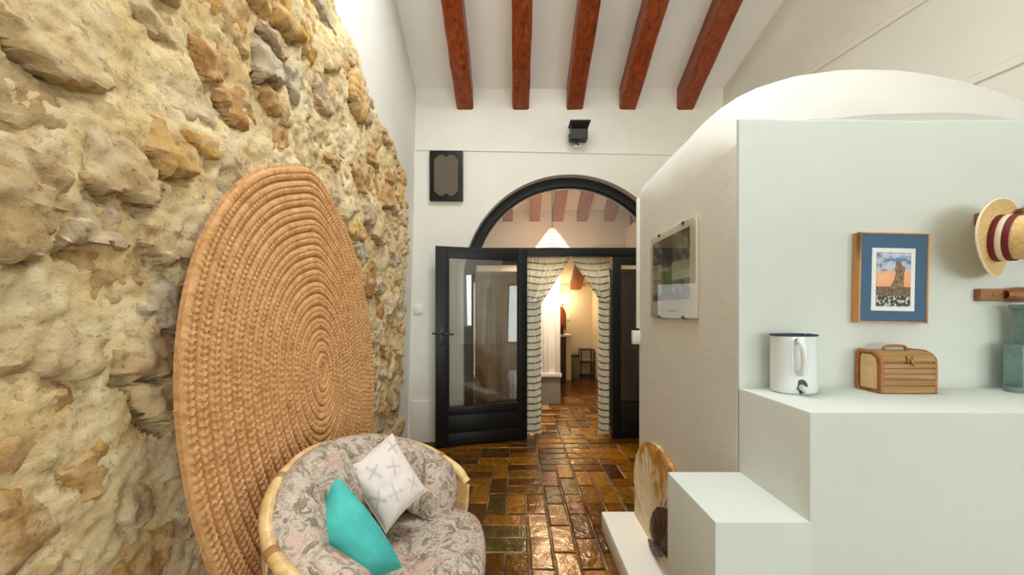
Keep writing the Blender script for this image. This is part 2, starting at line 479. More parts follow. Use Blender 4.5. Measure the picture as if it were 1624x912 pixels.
for k, (sy, sz, ss) in enumerate(sites):
    d = np.sqrt(((wy-sy)/1.3)**2+(wz-sz)**2)/(.6+.4*ss)
    nb = d < d1
    d2 = np.where(nb, d1, np.minimum(d2, d)); sid = np.where(nb, k, sid); d1 = np.where(nb, d, d1)
edge = d2-d1
ns = len(sites)
A = R2.choice([.002, .014, .026, .042], ns, p=[.28, .34, .26, .12]); ty = R2.uniform(-.20, .20, ns); tz = R2.uniform(-.05, .30, ns)
dy = GY-sites[sid, 0]; dz = GZ-sites[sid, 1]
sw = .03*fbm(GY*1.3, GZ*1.3, 2)                       # slow swell of the whole wall
prof = 1-np.exp(-np.maximum(edge, 0)/.016)
facet = np.abs(pn(GY*9+sid*3.7, GZ*9+sid*1.3))*.022+.010*fbm(GY*24, GZ*24, 3)
hs = -.030+prof*(.030+A[sid])+np.clip(ty[sid]*dy-tz[sid]*dz, -.028, .028)*prof+facet*prof-.008
mort = .004+.016*fbm(GY*6+9, GZ*6, 4)+.006*fbm(GY*30, GZ*30+4, 3)
# mortar washed out just under the proud stones
up = np.zeros_like(mort); sh = 3
up[:, :-sh] = np.maximum(hs, mort)[:, sh:]-mort[:, :-sh]; mort = mort-np.clip(up-.012, 0, .05)*1.1
def xst(y, z, h): return -1.095+.028*z+h
inside = (GZ < ztop(GY)) & (GY < yend(GZ))
edgefall = np.clip(np.minimum(ztop(GY)-GZ, yend(GZ)-GY)/.03, 0, 1)
fall = -.03*(1-edgefall)**2
XM = xst(GY, GZ, sw+mort+fall); XS = xst(GY, GZ, sw+hs+fall)
def patch(mask_faces, X, skirt):
    """faces of the height map as one closed-sided relief"""
    ii, jj = np.nonzero(mask_faces); vid = {}; v = []; f = []
    def vv(i, j):
        k = (i, j)
        if k not in vid:
            vid[k] = len(v); v.append((X[i, j], GY[i, j], GZ[i, j]))
        return vid[k]
    ec = {}
    for i, j in zip(ii.tolist(), jj.tolist()):
        q = (vv(i, j), vv(i+1, j), vv(i+1, j+1), vv(i, j+1)); f.append(q)
        for a, b in ((q[0], q[1]), (q[1], q[2]), (q[2], q[3]), (q[3], q[0])):
            ec[(a, b)] = 1
    bo = [e for e in ec if (e[1], e[0]) not in ec]; bk = {}
    for a, b in bo:
        for c in (a, b):
            if c not in bk:
                bk[c] = len(v); p = v[c]; v.append((p[0]-skirt, p[1], p[2]))
        f.append((b, a, bk[a], bk[b]))
    m2 = MB(); m2.v = v; m2.f = f; return m2
fin = inside[:-1, :-1] & inside[1:, :-1] & inside[:-1, 1:] & inside[1:, 1:]
mm = obj('mortar', patch(fin, XM, .06), m_mortar, wall_left, fix=False)
fe = np.minimum(np.minimum(edge[:-1, :-1], edge[1:, :-1]), np.minimum(edge[:-1, 1:], edge[1:, 1:])) > .002
same = (sid[:-1, :-1] == sid[1:, :-1]) & (sid[:-1, :-1] == sid[:-1, 1:]) & (sid[:-1, :-1] == sid[1:, 1:])
ok = fin & fe & same
order = sorted(range(ns), key=lambda k: -((ok & (sid[:-1, :-1] == k)).sum() if .55 < sites[k, 0] else 0))
spare = np.zeros_like(ok); cnt = 0
for k in order:
    mk = ok & (sid[:-1, :-1] == k)
    n = int(mk.sum())
    if n < 6: continue
    if cnt < 298 and sites[k, 0] > .55:
        pm = patch(mk, XS, .04); c = (xst(sites[k, 0], sites[k, 1], 0), sites[k, 0], sites[k, 1])
        obj('stone', pm, m_stone, wall_left, off=c, fix=False); cnt += 1
    else: spare |= mk
if spare.any():
    o = obj('stones_beyond', patch(spare, XS, .04), m_stone, wall_left, fix=False); o['kind'] = 'stuff'

# back wall with the arched opening
def arch_outline(r, z0=0.0, n=40):
    pts = [(ARC_X-r, z0)]
    for k in range(n+1):
        a = math.pi-math.pi*k/n; pts.append((ARC_X+r*math.cos(a), ARC_Z+r*math.sin(a)))
    pts.append((ARC_X+r, z0)); return pts
def arch_wall(mb, y0, y1, xl, xrr, ztop_):
    pts = arch_outline(ARC_R)
    n = len(pts)
    for y, fl in ((y0, False), (y1, True)):
        rows = [[(x, y, z), (x, y, ztop_)] for x, z in pts[1:-1]]
        mb.grid(rows, fl)
        mb.grid([[(xl, y, 0), (xl, y, ztop_)], [(pts[0][0], y, 0), (pts[0][0], y, ztop_)]], fl)
        mb.grid([[(pts[-1][0], y, 0), (pts[-1][0], y, ztop_)], [(xrr, y, 0), (xrr, y, ztop_)]], fl)
    mb.grid([[(x, y0, z), (x, y1, z)] for x, z in pts])
    return mb
wall_back = struct('wall_back', arch_wall(MB(), YB, YB+.24, -1.45, 2.5, 4.0), m_white, 'white end wall pierced by a wide round arch')
# low plinth to the left of the arch
struct('baseboard_back', MB().box(-1.08, ARC_X-ARC_R-.012, YB-.018, YB+.05, 0, .43, .008), m_white)
# right wall and plaster rails
def wall_seg(mb, x0, y0, x1, y1, z0, z1, t=.2):
    d = Vector((x1-x0, y1-y0, 0)).normalized(); nrm = Vector((d.y, -d.x, 0))*t
    a = [(x0, y0), (x1, y1), (x1+nrm.x, y1+nrm.y), (x0+nrm.x, y0+nrm.y)]
    return mb.add([(p[0], p[1], z0) for p in a]+[(p[0], p[1], z1) for p in a], [(0,1,2,3), (4,7,6,5), (0,4,5,1), (1,5,6,2), (2,6,7,3), (3,7,4,0)])
mb = MB()
for ya, yb, za, zb in ((YB+.2, -2.3, 0, 5.2), (-2.3, -4.5, 0, .85), (-2.3, -4.5, 2.65, 5.2), (-4.5, -8.2, 0, 5.2)): wall_seg(mb, xr(ya), ya, xr(yb), yb, za, zb, -.2)
struct('wall_right', mb, m_white, 'white right wall rising behind the plaster dome', smooth=False)
for k, (za, zb, ya, yb) in enumerate(((EYE+1.90, EYE+1.93, 3.35, -.5), (EYE+1.275, EYE+1.29, 2.65, -.5))):
    mb = MB()
    for w, dz in ((.022, 0), (.012, .05)):
        wall_seg(mb, xr(ya)+.01, ya, xr(yb)+.01, yb, za+dz-.02, za+dz+.018, w)
    p = struct('trim_%d' % (k+1), mb, m_white, smooth=False)
# rear wall (behind the camera) with terrace door and gable window openings
mb = MB()
def rear(x0, x1, z0, z1): mb.box(x0, x1, -8.3, -8.05, z0, z1)
rear(-1.5, -.35, 0, 2.6); rear(3.55, 5.2, 0, 2.6); rear(-1.5, 5.2, 2.6, 5.2)
struct('wall_rear', mb, m_white, smooth=False)
# ceiling
mb = MB()
def cpiece(xa, xb, ya, yb):
    for dz, fl in ((0, False), (.15, True)):
        mb.grid([[(xa, y, zc(y)+dz), (xb, y, zc(y)+dz)] for y in (ya, yb)], fl)
cpiece(-1.5, 4.6, YB+.3, 2.25); cpiece(-1.5, -.68, 2.25, 1.35); cpiece(1.5, 4.6, 2.25, 1.35); cpiece(-1.5, 4.6, 1.35, 1.3); cpiece(-1.5, 5.2, 1.3, -8.3)
struct('ceiling', mb, m_ceil, 'white sloping ceiling carried on dark wooden beams', smooth=False)
# cable clip line across the end wall
mb = MB().tube([(-1.03, YB-.006, EYE+(495-238)/152.6), (0, YB-.006, EYE+(495-240.5)/152.6), (1.05, YB-.006, EYE+(495-244)/152.6), (1.75, YB-.006, EYE+(495-246)/152.6)], .007, 6)
struct('trim_3', mb, m_trim)

# beams
cx = (-.5275, .052, .61, 1.163, 1.763)
names = ('ceiling beam above the black wall speaker, nearest the stone wall', 'second ceiling beam from the stone wall, dark varnished wood',
         'middle ceiling beam, dark wood, running toward the black spotlight', 'fourth ceiling beam from the stone wall, right of the black spotlight', 'ceiling beam nearest the plaster dome, lit orange underneath')
for k, x in enumerate(cx):
    w = .086; mb = MB()
    ya, yb = YB+.02, (2.32 if -.6 < x < 1.5 else 1.35)
    r = random.Random(k); P = []
    for i in range(13):
        y = ya+(yb-ya)*i/12; j = [r.uniform(-.004, .004) for _ in range(8)]
        zt, zb = zc(y)+.01, zc(y)-.217
        P.append([(x-w+j[0], y, zt), (x-w+j[1], y, zb+.014), (x-w+.014+j[2], y, zb+j[3]), (x+w-.014+j[4], y, zb+j[5]), (x+w+j[6], y, zb+.014), (x+w+j[7], y, zt)])
    mb.grid(P); mb.add(P[0], [(0,1,2,3,4,5)]); mb.add(P[-1], [(5,4,3,2,1,0)])
    o = obj('ceiling_beam', mb, m_beam); tag(o, names[k], 'beam', 'ceiling beams of the front room')

# ------------------------------------------------------------------ masonry partition with dome, bench and ledges
XP, D2, D3 = .77, 1.305, 2.36
ZP = 2.018
mb = MB(); P = []
ny = 30
def ztop_dome(y):
    u = (y-1.31)/.55
    if u < 1: return 2.018+.457*math.sin(math.pi/2*max(0, u))**.8
    return 2.475-.17*((y-1.86)/.5)**2
for i in range(ny+1):
    y = D2+.015+(D3-D2-.015)*i/ny
    zt = ztop_dome(y); zs = 1.93-.03*(y-1.3); row = [(XP, y, 0), (XP, y, .6), (XP, y, 1.2), (XP, y, 1.6)]
    cxm = 1.52
    if y > 2.0: zs += .16*((y-2.0)/.36)
    for k in range(15):
        a = math.pi/2*k/14
        e = .92
        x = cxm-(cxm-XP)*math.cos(a)**e; z = zs+(zt-zs)*math.sin(a)**e
        wob = .008*float(fbm(np.array([y*3.1]), np.array([k*.35]), 3)[0])
        row.append((x, y, z+wob))
    xe = xr(y)+.05
    for k in range(1, 13):
        x = cxm+(xe-cxm)*k/12
        row.append((x, y, zt-.30*((x-cxm)/.85)**2))
    P.append(row)
mb.grid(P, True)
E = P[-1]; mb.add(list(E)+[(E[-1][0], E[-1][1], 0)], [tuple(range(len(E)+1))])
mb.add([(p[0], p[1], p[2]) for p in P[0]]+[(P[0][-1][0], P[0][-1][1], 0)], [tuple(range(len(P[0])+1))[::-1]])
struct('wall_partition', mb, m_dome, 'rounded white plaster dome and side wall of the partition')
mb = MB(); P = []
xs = np.linspace(XP, 3.3, 60)
top = [ZP+.004*float(pn(np.array([x*6]), np.array([1.5]))[0])-.006*(x-XP) for x in xs]
mb.grid([[(x, D2, 0), (x, D2, .9), (x, D2, 1.6), (x, D2, t-.008), (x, D2+.006, t), (x, D2+.015, t), (x, D2+.015, 0)] for x, t in zip(xs, top)])
mb.add([(XP, D2, 0), (XP, D2, top[0]-.008), (XP, D2+.006, top[0]), (XP, D2+.015, top[0]), (XP, D2+.015, 0)], [(0,1,2,3,4)])
struct('wall_front', mb, m_white2, 'white front wall of the partition behind the ledge')
o = struct('masonry_ledge', MB().box(XP, 3.3, .99, D2+.01, 0, 1.088, .007), m_white2, 'white plastered ledge carrying the jug and the basket')
o = struct('masonry_step', MB().box(.522, XP+.02, .9905, D2, 0, .80, .006), m_white2, 'white plastered step left of the higher ledge')
o = struct('masonry_bench', MB().box(.527, XP+.02, D2-.02, 2.34, 0, .12, .014), m_white, 'low white plastered bench along the partition wall')
# cable duct on the partition end with switch
struct('trim_4', MB().box(XP-.016, XP+.006, D3-.012, D3+.012, 1.25, 2.06, .003), m_trim)
sw = thing('light_switch', 'white light switch on the end of the partition wall', 'switch', (XP-.01, D3, 1.15))
obj('switch_body', MB().box(XP-.042, XP+.018, D3-.02, D3+.025, 1.15, 1.235, .006), m_plast, sw)
obj('rocker', MB().box(XP-.03, XP+.008, D3-.026, D3-.018, 1.166, 1.219, .002), m_plast, sw)
sw = thing('wall_socket', 'white wall switch beside the stone wall on the end wall', 'switch', (-1.015, YB, 1.33))
obj('switch_body', MB().box(-1.055, -.968, YB-.022, YB+.005, 1.335, 1.425, .005), m_plast, sw)
obj('rocker', MB().box(-1.043, -.98, YB-.026, YB-.02, 1.35, 1.41, .002), m_plast, sw)
struct('trim_5', MB().box(-1.052, -1.042, YB-.008, YB+.004, 1.42, 3.02), m_trim)
tag(obj('pipe_stub', MB().lathe([(.012, 0), (.012, .16)], 10, (2.335, 1.99, 2.40)), m_trim), 'short white pipe stub rising behind the plaster dome', 'pipe')

# ------------------------------------------------------------------ arched door frame, leaf, curtains
YF0, YF1 = 4.03, 4.09
fr = thing('arched_door_frame', 'black arched timber door frame with fanlight and side lights', 'door frame', (ARC_X, YF0, 0), kind='structure')
mb = MB(); r0, r1 = ARC_R, ARC_R-.09
po, pi_ = arch_outline(r0), arch_outline(r1)
mb.grid([[(a[0], YF0, a[1]), (b[0], YF0, b[1]), (b[0], YF1, b[1]), (a[0], YF1, a[1]), (a[0], YF0, a[1])] for a, b in zip(po, pi_)])
obj('arch_frame', mb, m_dark, fr)
mb = MB(); po, pi_ = arch_outline(r1), arch_outline(r1-.02)
mb.grid([[(a[0], YF0+.02, a[1]), (b[0], YF0+.02, b[1]), (b[0], YF1, b[1]), (a[0], YF1, a[1]), (a[0], YF0+.02, a[1])] for a, b in zip(po[1:-1], pi_[1:-1])])
obj('glazing_bead', mb, m_dark, fr)
ZT0, ZT1 = 1.945, 2.035
half = math.sqrt(r1**2-(ZT1-ARC_Z)**2)
obj('transom', MB().box(ARC_X-half-.03, ARC_X+half+.03, YF0-.008, YF1+.002, ZT0, ZT1, .006), m_dark, fr)
DX0, DX1 = .115, 1.027
for xa in (DX0-.095, DX1): obj('post', MB().box(xa, xa+.095, YF0, YF1, 0, ZT0, .005), m_dark, fr)
for xa, xb in ((ARC_X-r1, DX0-.095), (DX1+.095, ARC_X+r1)):
    obj('bottom_panel', MB().box(xa, xb, YF0+.008, YF1-.008, 0, .36, .005), m_dark, fr)
    obj('top_rail', MB().box(xa, xb, YF0+.004, YF1-.004, ZT0-.09, ZT0, .004), m_dark, fr)
    obj('pane', MB().box(xa, xb, 4.057, 4.062, .36, ZT0-.09), m_glass, fr, smooth=False)
mb = MB(); pts = [(ARC_X+r1*math.cos(a), ARC_Z+r1*math.sin(a)) for a in np.linspace(math.asin((ZT1-ARC_Z)/r1), math.pi-math.asin((ZT1-ARC_Z)/r1), 41)]
mb.prism(pts, lambda a, b, t: (a, t, b), 4.055, 4.06)
obj('fanlight_pane', mb, m_glass, fr, smooth=False)

LW, LH = .95, 1.99
ang = math.atan2(-.265, -.915)
lf = thing('door_leaf', 'open black door leaf with tall glass pane and lever handle', 'door', (DX0, 4.018, .015)); lf['kind'] = 'structure'
du = Vector((math.cos(ang), math.sin(ang), 0)); dn = Vector((du.y, -du.x, 0))
if dn.y > 0: dn = -dn                                     # toward the camera
def lbox(name, u0, u1, z0, z1, t0, t1, m, b=.004, parent=lf):
    q = MB().box(u0, u1, t0, t1, z0, z1, b)
    q.v = [tuple(Vector((DX0, 4.018, .015))+du*a+dn*t+Vector((0,0,z))) for a, t, z in q.v]
    return obj(name, q, m, parent)
lbox('stile', 0, .095, 0, LH, -.022, .022, m_dark); lbox('stile', LW-.125, LW, 0, LH, -.022, .022, m_dark)
lbox('top_rail', .09, LW-.12, LH-.115, LH, -.02, .02, m_dark); lbox('bottom_rail', .09, LW-.12, 0, .12, -.02, .02, m_dark)
lbox('middle_rail', .09, LW-.12, .30, .385, -.02, .02, m_dark); lbox('kick_panel', .09, LW-.12, .115, .305, -.012, .012, m_dark)
for a in ((.095, .105, .38, LH-.11), (LW-.135, LW-.125, .38, LH-.11)): lbox('glazing_bead', a[0], a[1], a[2], a[3], -.014, .014, m_dark, .002)
lbox('pane', .10, LW-.13, .38, LH-.11, -.003, .003, m_glass, 0)
hd = lbox('handle_plate', LW-.085, LW-.04, 1.0, 1.19, .02, .028, m_black, .003)
q = MB().tube([(LW-.062, .02, 1.12), (LW-.062, .06, 1.12), (LW-.075, .068, 1.12), (LW-.175, .068, 1.113)], [.011, .011, .011, .008], 8)
q.tube([(LW-.062, .02, 1.12), (LW+.035, .03, 1.125)], [.012, .009], 8)
q.v = [tuple(Vector((DX0, 4.018, .015))+du*a+dn*t+Vector((0,0,z))) for a, t, z in q.v]
obj('lever', q, m_black, hd)

def curtain(label, x0t, x1t, x0b, x1b, ztie, seed, mirror=False):
    yc = 4.135
    root = thing('strand_curtain', label, 'curtain', ((x0b+x1b)/2, yc, .015), 'tied-back strand curtains in the doorway')
    r = random.Random(seed); n = 44; mb = MB(); mk = MB(); ztp = 1.945
    for k in range(n):
        t = (k+.5)/n; xt = x0t+(x1t-x0t)*t; xb = x0b+(x1b-x0b)*t+r.uniform(-.003, .003)
        yo = yc+r.uniform(-.014, .014); zt_ = ztie+.02*math.sin(k)
        pts = [Vector((xt, yo, ztp))]
        for q in range(1, 9):
            s = q/8; e = s**1.0
            pts.append(Vector((xt+(xb-xt)*e, yo-.01*math.sin(s*math.pi), ztp+(zt_-ztp)*s)))
        pts.append(Vector((xb, yo, zt_-.1))); 
        for zz in (1.0, .5): pts.append(Vector((xb+r.uniform(-.002, .002), yo, zz)))
        pts.append(Vector((xb, yo, .02+r.uniform(0, .012))))
        mb.tube(pts, .0052, 5)
        # dark beads in rows
        for zz in np.arange(ztp-.05, .04, -.0735):
            for a, b in zip(pts[:-1], pts[1:]):
                if b.z <= zz < a.z:
                    c = a+(b-a)*((a.z-zz)/(a.z-b.z)); dr = (b-a).normalized()*.0045
                    dz = -.02*math.sin(math.pi*t) if zz > ztie else (.028*(1-t if mirror else t)**5)
                    c = c+Vector((0, -.003, dz))
                    if r.random() < .94: mk.tube([c-dr, c+dr], .0066, 5)
    o = obj('strands', mb, m_strand, root); o['kind'] = 'stuff'
    o = obj('dark_beads', mk, m_bead, root); o['kind'] = 'stuff'
    obj('curtain_rail', MB().tube([(x0t, yc, ztp), (x1t, yc, ztp)], .008, 8), m_trim, root)
    # tie band
    mid = MB().tube([((x0b+x1b)/2+((x1b-x0b)/2+.012)*math.cos(a), yc+.028*math.sin(a), ztie-.02+.015*math.cos(a)) for a in np.linspace(0, 2*math.pi, 20, endpoint=False)], .004, 6, closed=True)
    obj('tie_cord', mid, m_cord, root)
curtain('cream strand curtain tied back beside the open door leaf', DX0+.005, .597, DX0+.005, .272, 1.46, 1)
curtain('cream strand curtain tied back on the partition side of doorway', .603, DX1-.004, .905, DX1-.004, 1.50, 2, True)

# wall speaker, spotlight
sp = thing('wall_speaker', 'flat black wall speaker with brown mesh panel and notched edge', 'speaker', (-.72, YB, 2.5))
sx0, sx1, sz0, sz1 = -.885, -.545, EYE+(495-320)/152.6, EYE+(495-242)/152.6
cxs, czs = (sx0+sx1)/2, (sz0+sz1)/2; hw, hh = .122, .213
mesh_poly = []
for sgx, sgz in ((1, 1), (1, -1), (-1, -1), (-1, 1)):
    c = [(hw, hh-.055), (hw-.045, hh-.008), (hw-.085, hh), (.035, hh-.004), (.012, hh-.022)]
    if sgx*sgz > 0: c = c[::-1]
    mesh_poly += [(cxs+sgx*a, czs+sgz*b) for a, b in c]
obj('speaker_frame', MB().box(sx0, sx1, YB-.05, YB+.004, sz0, sz1, .004), m_dark, sp)
obj('speaker_grille', MB().prism(mesh_poly, lambda a, b, t: (a, t, b), YB-.054, YB-.046), m_screen, sp)

sx, sz = (915-VX)/152.6, EYE+(495-221)/152.6
spn = thing('spotlight', 'small black spotlight fixed to the end wall below the beams', 'spotlight', (sx, YB, sz-.08))
mb = MB()
mb.prism([(-.02, .09), (-.20, .085), (-.20, .07), (-.155, .035), (-.14, -.055), (-.05, -.06), (-.045, .05)], lambda a, b, t: (sx+t, YB+a, sz+b), -.085, .085)
obj('lamp_housing', mb, m_black, spn)
obj('hood', MB().box(sx-.102, sx+.102, YB-.22, YB-.06, sz+.08, sz+.094, .004), m_black, spn)
obj('bracket', MB().tube([(sx-.095, YB-.1, sz), (sx-.095, YB-.1, sz-.07), (sx+.01, YB-.08, sz-.085), (sx+.01, YB+.005, sz-.085)], .008, 6), m_black, spn)
obj('terminal_box', MB().box(sx-.035, sx+.035, YB-.06, YB+.002, sz-.105, sz-.06, .006), m_plast, spn)

# ------------------------------------------------------------------ woven mat leaning on the stone wall
mat = thing('esparto_mat', 'large oval braided esparto mat leaning against the stone wall', 'mat', (-.93, 1.80, .01))
MCY, MCZ = 1.745, 1.07
NR = 16
def mat_point(a, rho):
    """rho 0..1 out from the centre -> mat plane (y, z)"""
    ca, sa = math.cos(a), math.sin(a)
    aa = .02+rho*.675
    bb = .035+rho*(.875 if sa > 0 else 1.03)
    k = 1
    if sa > 0:
        da = a-math.pi/2+.10
        k = 1+.055*math.exp(-(da/.20)**2)*rho
    return MCY+.06*(1-rho)+aa*ca*k, MCZ-.0*rho+bb*sa*k
def mat_x(y, z):
    t = (z-.02)/2.0
    return -.905-.095*t+.022*math.sin((y-1.1)*2.1)+.03*((y-1.8)/.7)**2*(1-t)
for k in range(NR):
    r0, r1 = k/NR, (k+1)/NR
    per = 2*math.pi*(.05+.86*(r0+r1)/2); lump = max(10, int(per/.023)); nu = lump*4; nv = 8
    P = []
    ph = rnd.random()*6
    for i in range(nu):
        a = 2*math.pi*i/nu; row = []
        for j in range(nv+1):
            v = j/nv; rho = r0+(r1-r0)*v
            y, z = mat_point(a, rho)
            w = 2*v-1
            chev = math.sin(lump*a+ph+3.0*abs(w)) * (1 if True else 0)
            prof = max(0, 1-w*w*w*w)**.5
            rim = 1.0
            h = .006+.013*prof*rim+.0026*chev*prof-.005*math.exp(-(w/.10)**2)+.0015*math.sin(31*a*k+5*w)
            row.append((mat_x(y, z)+h, y, z))
        P.append(row)
    mb = MB().grid(P, wrapu=True)
    if k == 0: mb.add([(mat_x(MCY+.06, MCZ)+.012, MCY+.06+.024*math.cos(a), MCZ+.04*math.sin(a)) for a in np.linspace(0, 2*math.pi, 16, endpoint=False)], [tuple(range(16))])
    obj('braid_ring', mb, m_esparto, mat, fix=False)
nu = 160
P = [[(mat_x(*mat_point(2*math.pi*i/nu, r))-d, *mat_point(2*math.pi*i/nu, r)) for r, d in ((1.0, -.007), (1.006, .004), (.99, .014), (.6, .016), (.2, .016), (0.0, .016))] for i in range(nu)]
obj('mat_backing', MB().grid(P, wrapu=True), m_backing, mat, fix=False)
# stitch fringe: short stray fibres at the rim
mb = MB(); r = random.Random(4)
for _ in range(140):
    a = r.uniform(0, 2*math.pi); y, z = mat_point(a, 1.0); y2, z2 = mat_point(a+r.uniform(-.03, .03), 1.0+r.uniform(.012, .035))
    mb.tube([(mat_x(y, z)+.006, y, z), (mat_x(y, z)+r.uniform(.0, .02), y2, z2)], .0009, 3)
o = obj('stray_fibres', mb, m_esparto, mat); o['kind'] = 'stuff'

# ------------------------------------------------------------------ rattan tub chair
ch = thing('rattan_tub_chair', 'round rattan tub chair with bamboo rim and floral cushions', 'armchair', (-.46, 1.43, 0))
rim_pts = [(-.24, 1.00, .50), (-.36, .975, .55), (-.52, .985, .61), (-.66, 1.04, .67), (-.745, 1.13, .73), (-.79, 1.26, .785), (-.795, 1.42, .81), (-.765, 1.565, .80),
           (-.70, 1.70, .78), (-.61, 1.80, .745), (-.50, 1.85, .70), (-.39, 1.865, .65), (-.29, 1.85, .585), (-.235, 1.825, .53)]
def spline(pts, n):
    P = [Vector(p) for p in pts]; P = [P[0]*2-P[1]]+P+[P[-1]*2-P[-2]]; out = []
    m = len(P)-3
    for i in range(n+1):
        t = i/n*m; k = min(int(t), m-1); t -= k
        a, b, c, d = P[k:k+4]
        out.append(.5*((2*b)+(c-a)*t+(2*a-5*b+4*c-d)*t*t+(3*b-a-3*c+d)*t**3))
    return out
RS = spline(rim_pts, 120)
mb = MB().tube(RS, [.020+.0015*math.sin(i*.35) for i in range(121)], 14); rim = obj('rim', mb, m_bamboo, ch)
for i in (14, 29, 47, 66, 84, 103):
    d = (RS[i+1]-RS[i]).normalized()
    mb = MB().tube([RS[i]-d*.012, RS[i]-d*.004, RS[i], RS[i]+d*.004, RS[i]+d*.012], [.0205, .0232, .0215, .0232, .0205], 14); obj('bamboo_joint', mb, m_node, rim)
# bowl shell under the rim
CH = Vector((-.44, 1.43, 0)); P = []
for i in range(0, 121, 3):
    p = RS[i]; row = []
    for q in range(9):
        s = q/8; b = CH+(Vector((p.x, p.y, 0))-CH)*.62; b.z = .20
        c = p.lerp(b, s); bul = .05*math.sin(s*math.pi)
        o_ = Vector((p.x, p.y, 0))-CH; o_.normalize(); row.append(c+o_*bul-Vector((0,0,.012*(1-s)))); 
    P.append(row)
obj('woven_bowl', MB().grid(P), m_wicker, ch, fix=False)
# canes over the bowl
for i in range(0, 41, 2): obj('cane', MB().tube([p+(Vector((p[0], p[1], 0))-CH).normalized()*.008 for p in P[i]], .007, 6), m_bamboo, ch)
base = [CH+Vector((.30*math.cos(a), .30*math.sin(a), .19)) for a in np.linspace(0, 2*math.pi, 40, endpoint=False)]
obj('base_hoop', MB().tube(base, .018, 8, closed=True), m_bamboo, ch)
base2 = [CH+Vector((.33*math.cos(a), .33*math.sin(a), .018)) for a in np.linspace(0, 2*math.pi, 40, endpoint=False)]
obj('foot_hoop', MB().tube(base2, .018, 8, closed=True), m_bamboo, ch)
for k in range(8):
    a = 2*math.pi*k/8+.2; obj('leg', MB().tube([CH+Vector((.33*math.cos(a), .33*math.sin(a), .018)), CH+Vector((.30*math.cos(a), .30*math.sin(a), .19))], .014, 8), m_bamboo, ch)
# back cushion
BP = RS[6:118]; nb = len(BP); P = []
fz = np.random.RandomState(5)
for i, p in enumerate(BP):
    t = i/(nb-1); o_ = (Vector((p.x, p.y, 0))-CH); o_.z = 0; o_.normalize()
    d = (BP[min(i+1, nb-1)]-BP[max(i-1, 0)]).normalized()
    seg = abs(math.sin(t*math.pi*6.0)); pf = .80+.20*seg**.45
    endf = min(1, (min(t, 1-t)/.07))**.5 if min(t, 1-t) < .07 else 1
    a = .098*pf*max(.05, endf); b = .150*(.9+.1*pf)*max(.05, endf)
    ctr = p-o_*(.100)+Vector((0,0,-.105)); zmin = .44
    row = []
    tilt = .38
    vv_ = (Vector((0,0,1))*math.cos(tilt)+o_*math.sin(tilt)); hh_ = (o_*math.cos(tilt)-Vector((0,0,1))*math.sin(tilt))
    for k in range(24):
        th = 2*math.pi*k/24; c, s = math.cos(th), math.sin(th)
        sp_ = lambda q: math.copysign(abs(q)**.8, q)
        wr = 1+.025*float(pn(np.array([t*40.0]), np.array([k*.5]))[0])
        # tuft dimple on the sitting side
        dim = .030*math.exp(-(((t*6.0+.0) % 1-.5)/.16)**2*0-(abs((t*6.0) % 1-.0 if (t*6.0) % 1 < .5 else (t*6.0) % 1-1)/.16)**2)*math.exp(-((th-math.pi)/.55)**2)
        q = ctr+hh_*(a*sp_(c)*wr+dim)+vv_*(b*sp_(s)*wr); row.append(q)
    P.append(row+[row[0]])
mb = MB().grid(P); bc = obj('back_cushion', mb, m_floral, ch)
for k in range(1, 6):
    i = int(round(k/6*(nb-1))); p = BP[i]; o_ = (Vector((p.x, p.y, 0))-CH); o_.z = 0; o_.normalize()
    c = p-o_*.165+Vector((0,0,-.07)); mb = MB().lathe([(.001, .004), (.010, .002), (.012, -.003)], 10, c, -o_+Vector((0,0,.4))); obj('tuft_button', mb, m_floral, bc)
# seat cushion
P = []; nu, nv = 72, 16
for j in range(nv+1):
    ph = -math.pi/2+math.pi*j/nv; cz = math.sin(ph); cr = max(0.0, math.cos(ph))**.42; row = []
    for i in range(nu):
        a = 2*math.pi*i/nu; ca, sa = math.cos(a), math.sin(a); e = .62
        X = -.445+.325*math.copysign(abs(ca)**e, ca)*cr; Y = 1.432+.425*math.copysign(abs(sa)**(e+.06), sa)*cr
        z = .335+.105*math.copysign(abs(cz)**.7, cz)+(.018*math.sin(3*a)*cr*.5 if cz > 0 else 0)
        row.append((X, Y, z+.012*cr*math.cos(Y*7)*(cz > .2)))
    P.append(row+[row[0]])
mb = MB().grid(P, True); sc_ = obj('seat_cushion', mb, m_floral, ch)
loop = [Vector(q)+Vector((0,0,.0)) for q in P[12][:-1]]
obj('piping', MB().tube(loop, .005, 6, closed=True), m_floral, sc_)

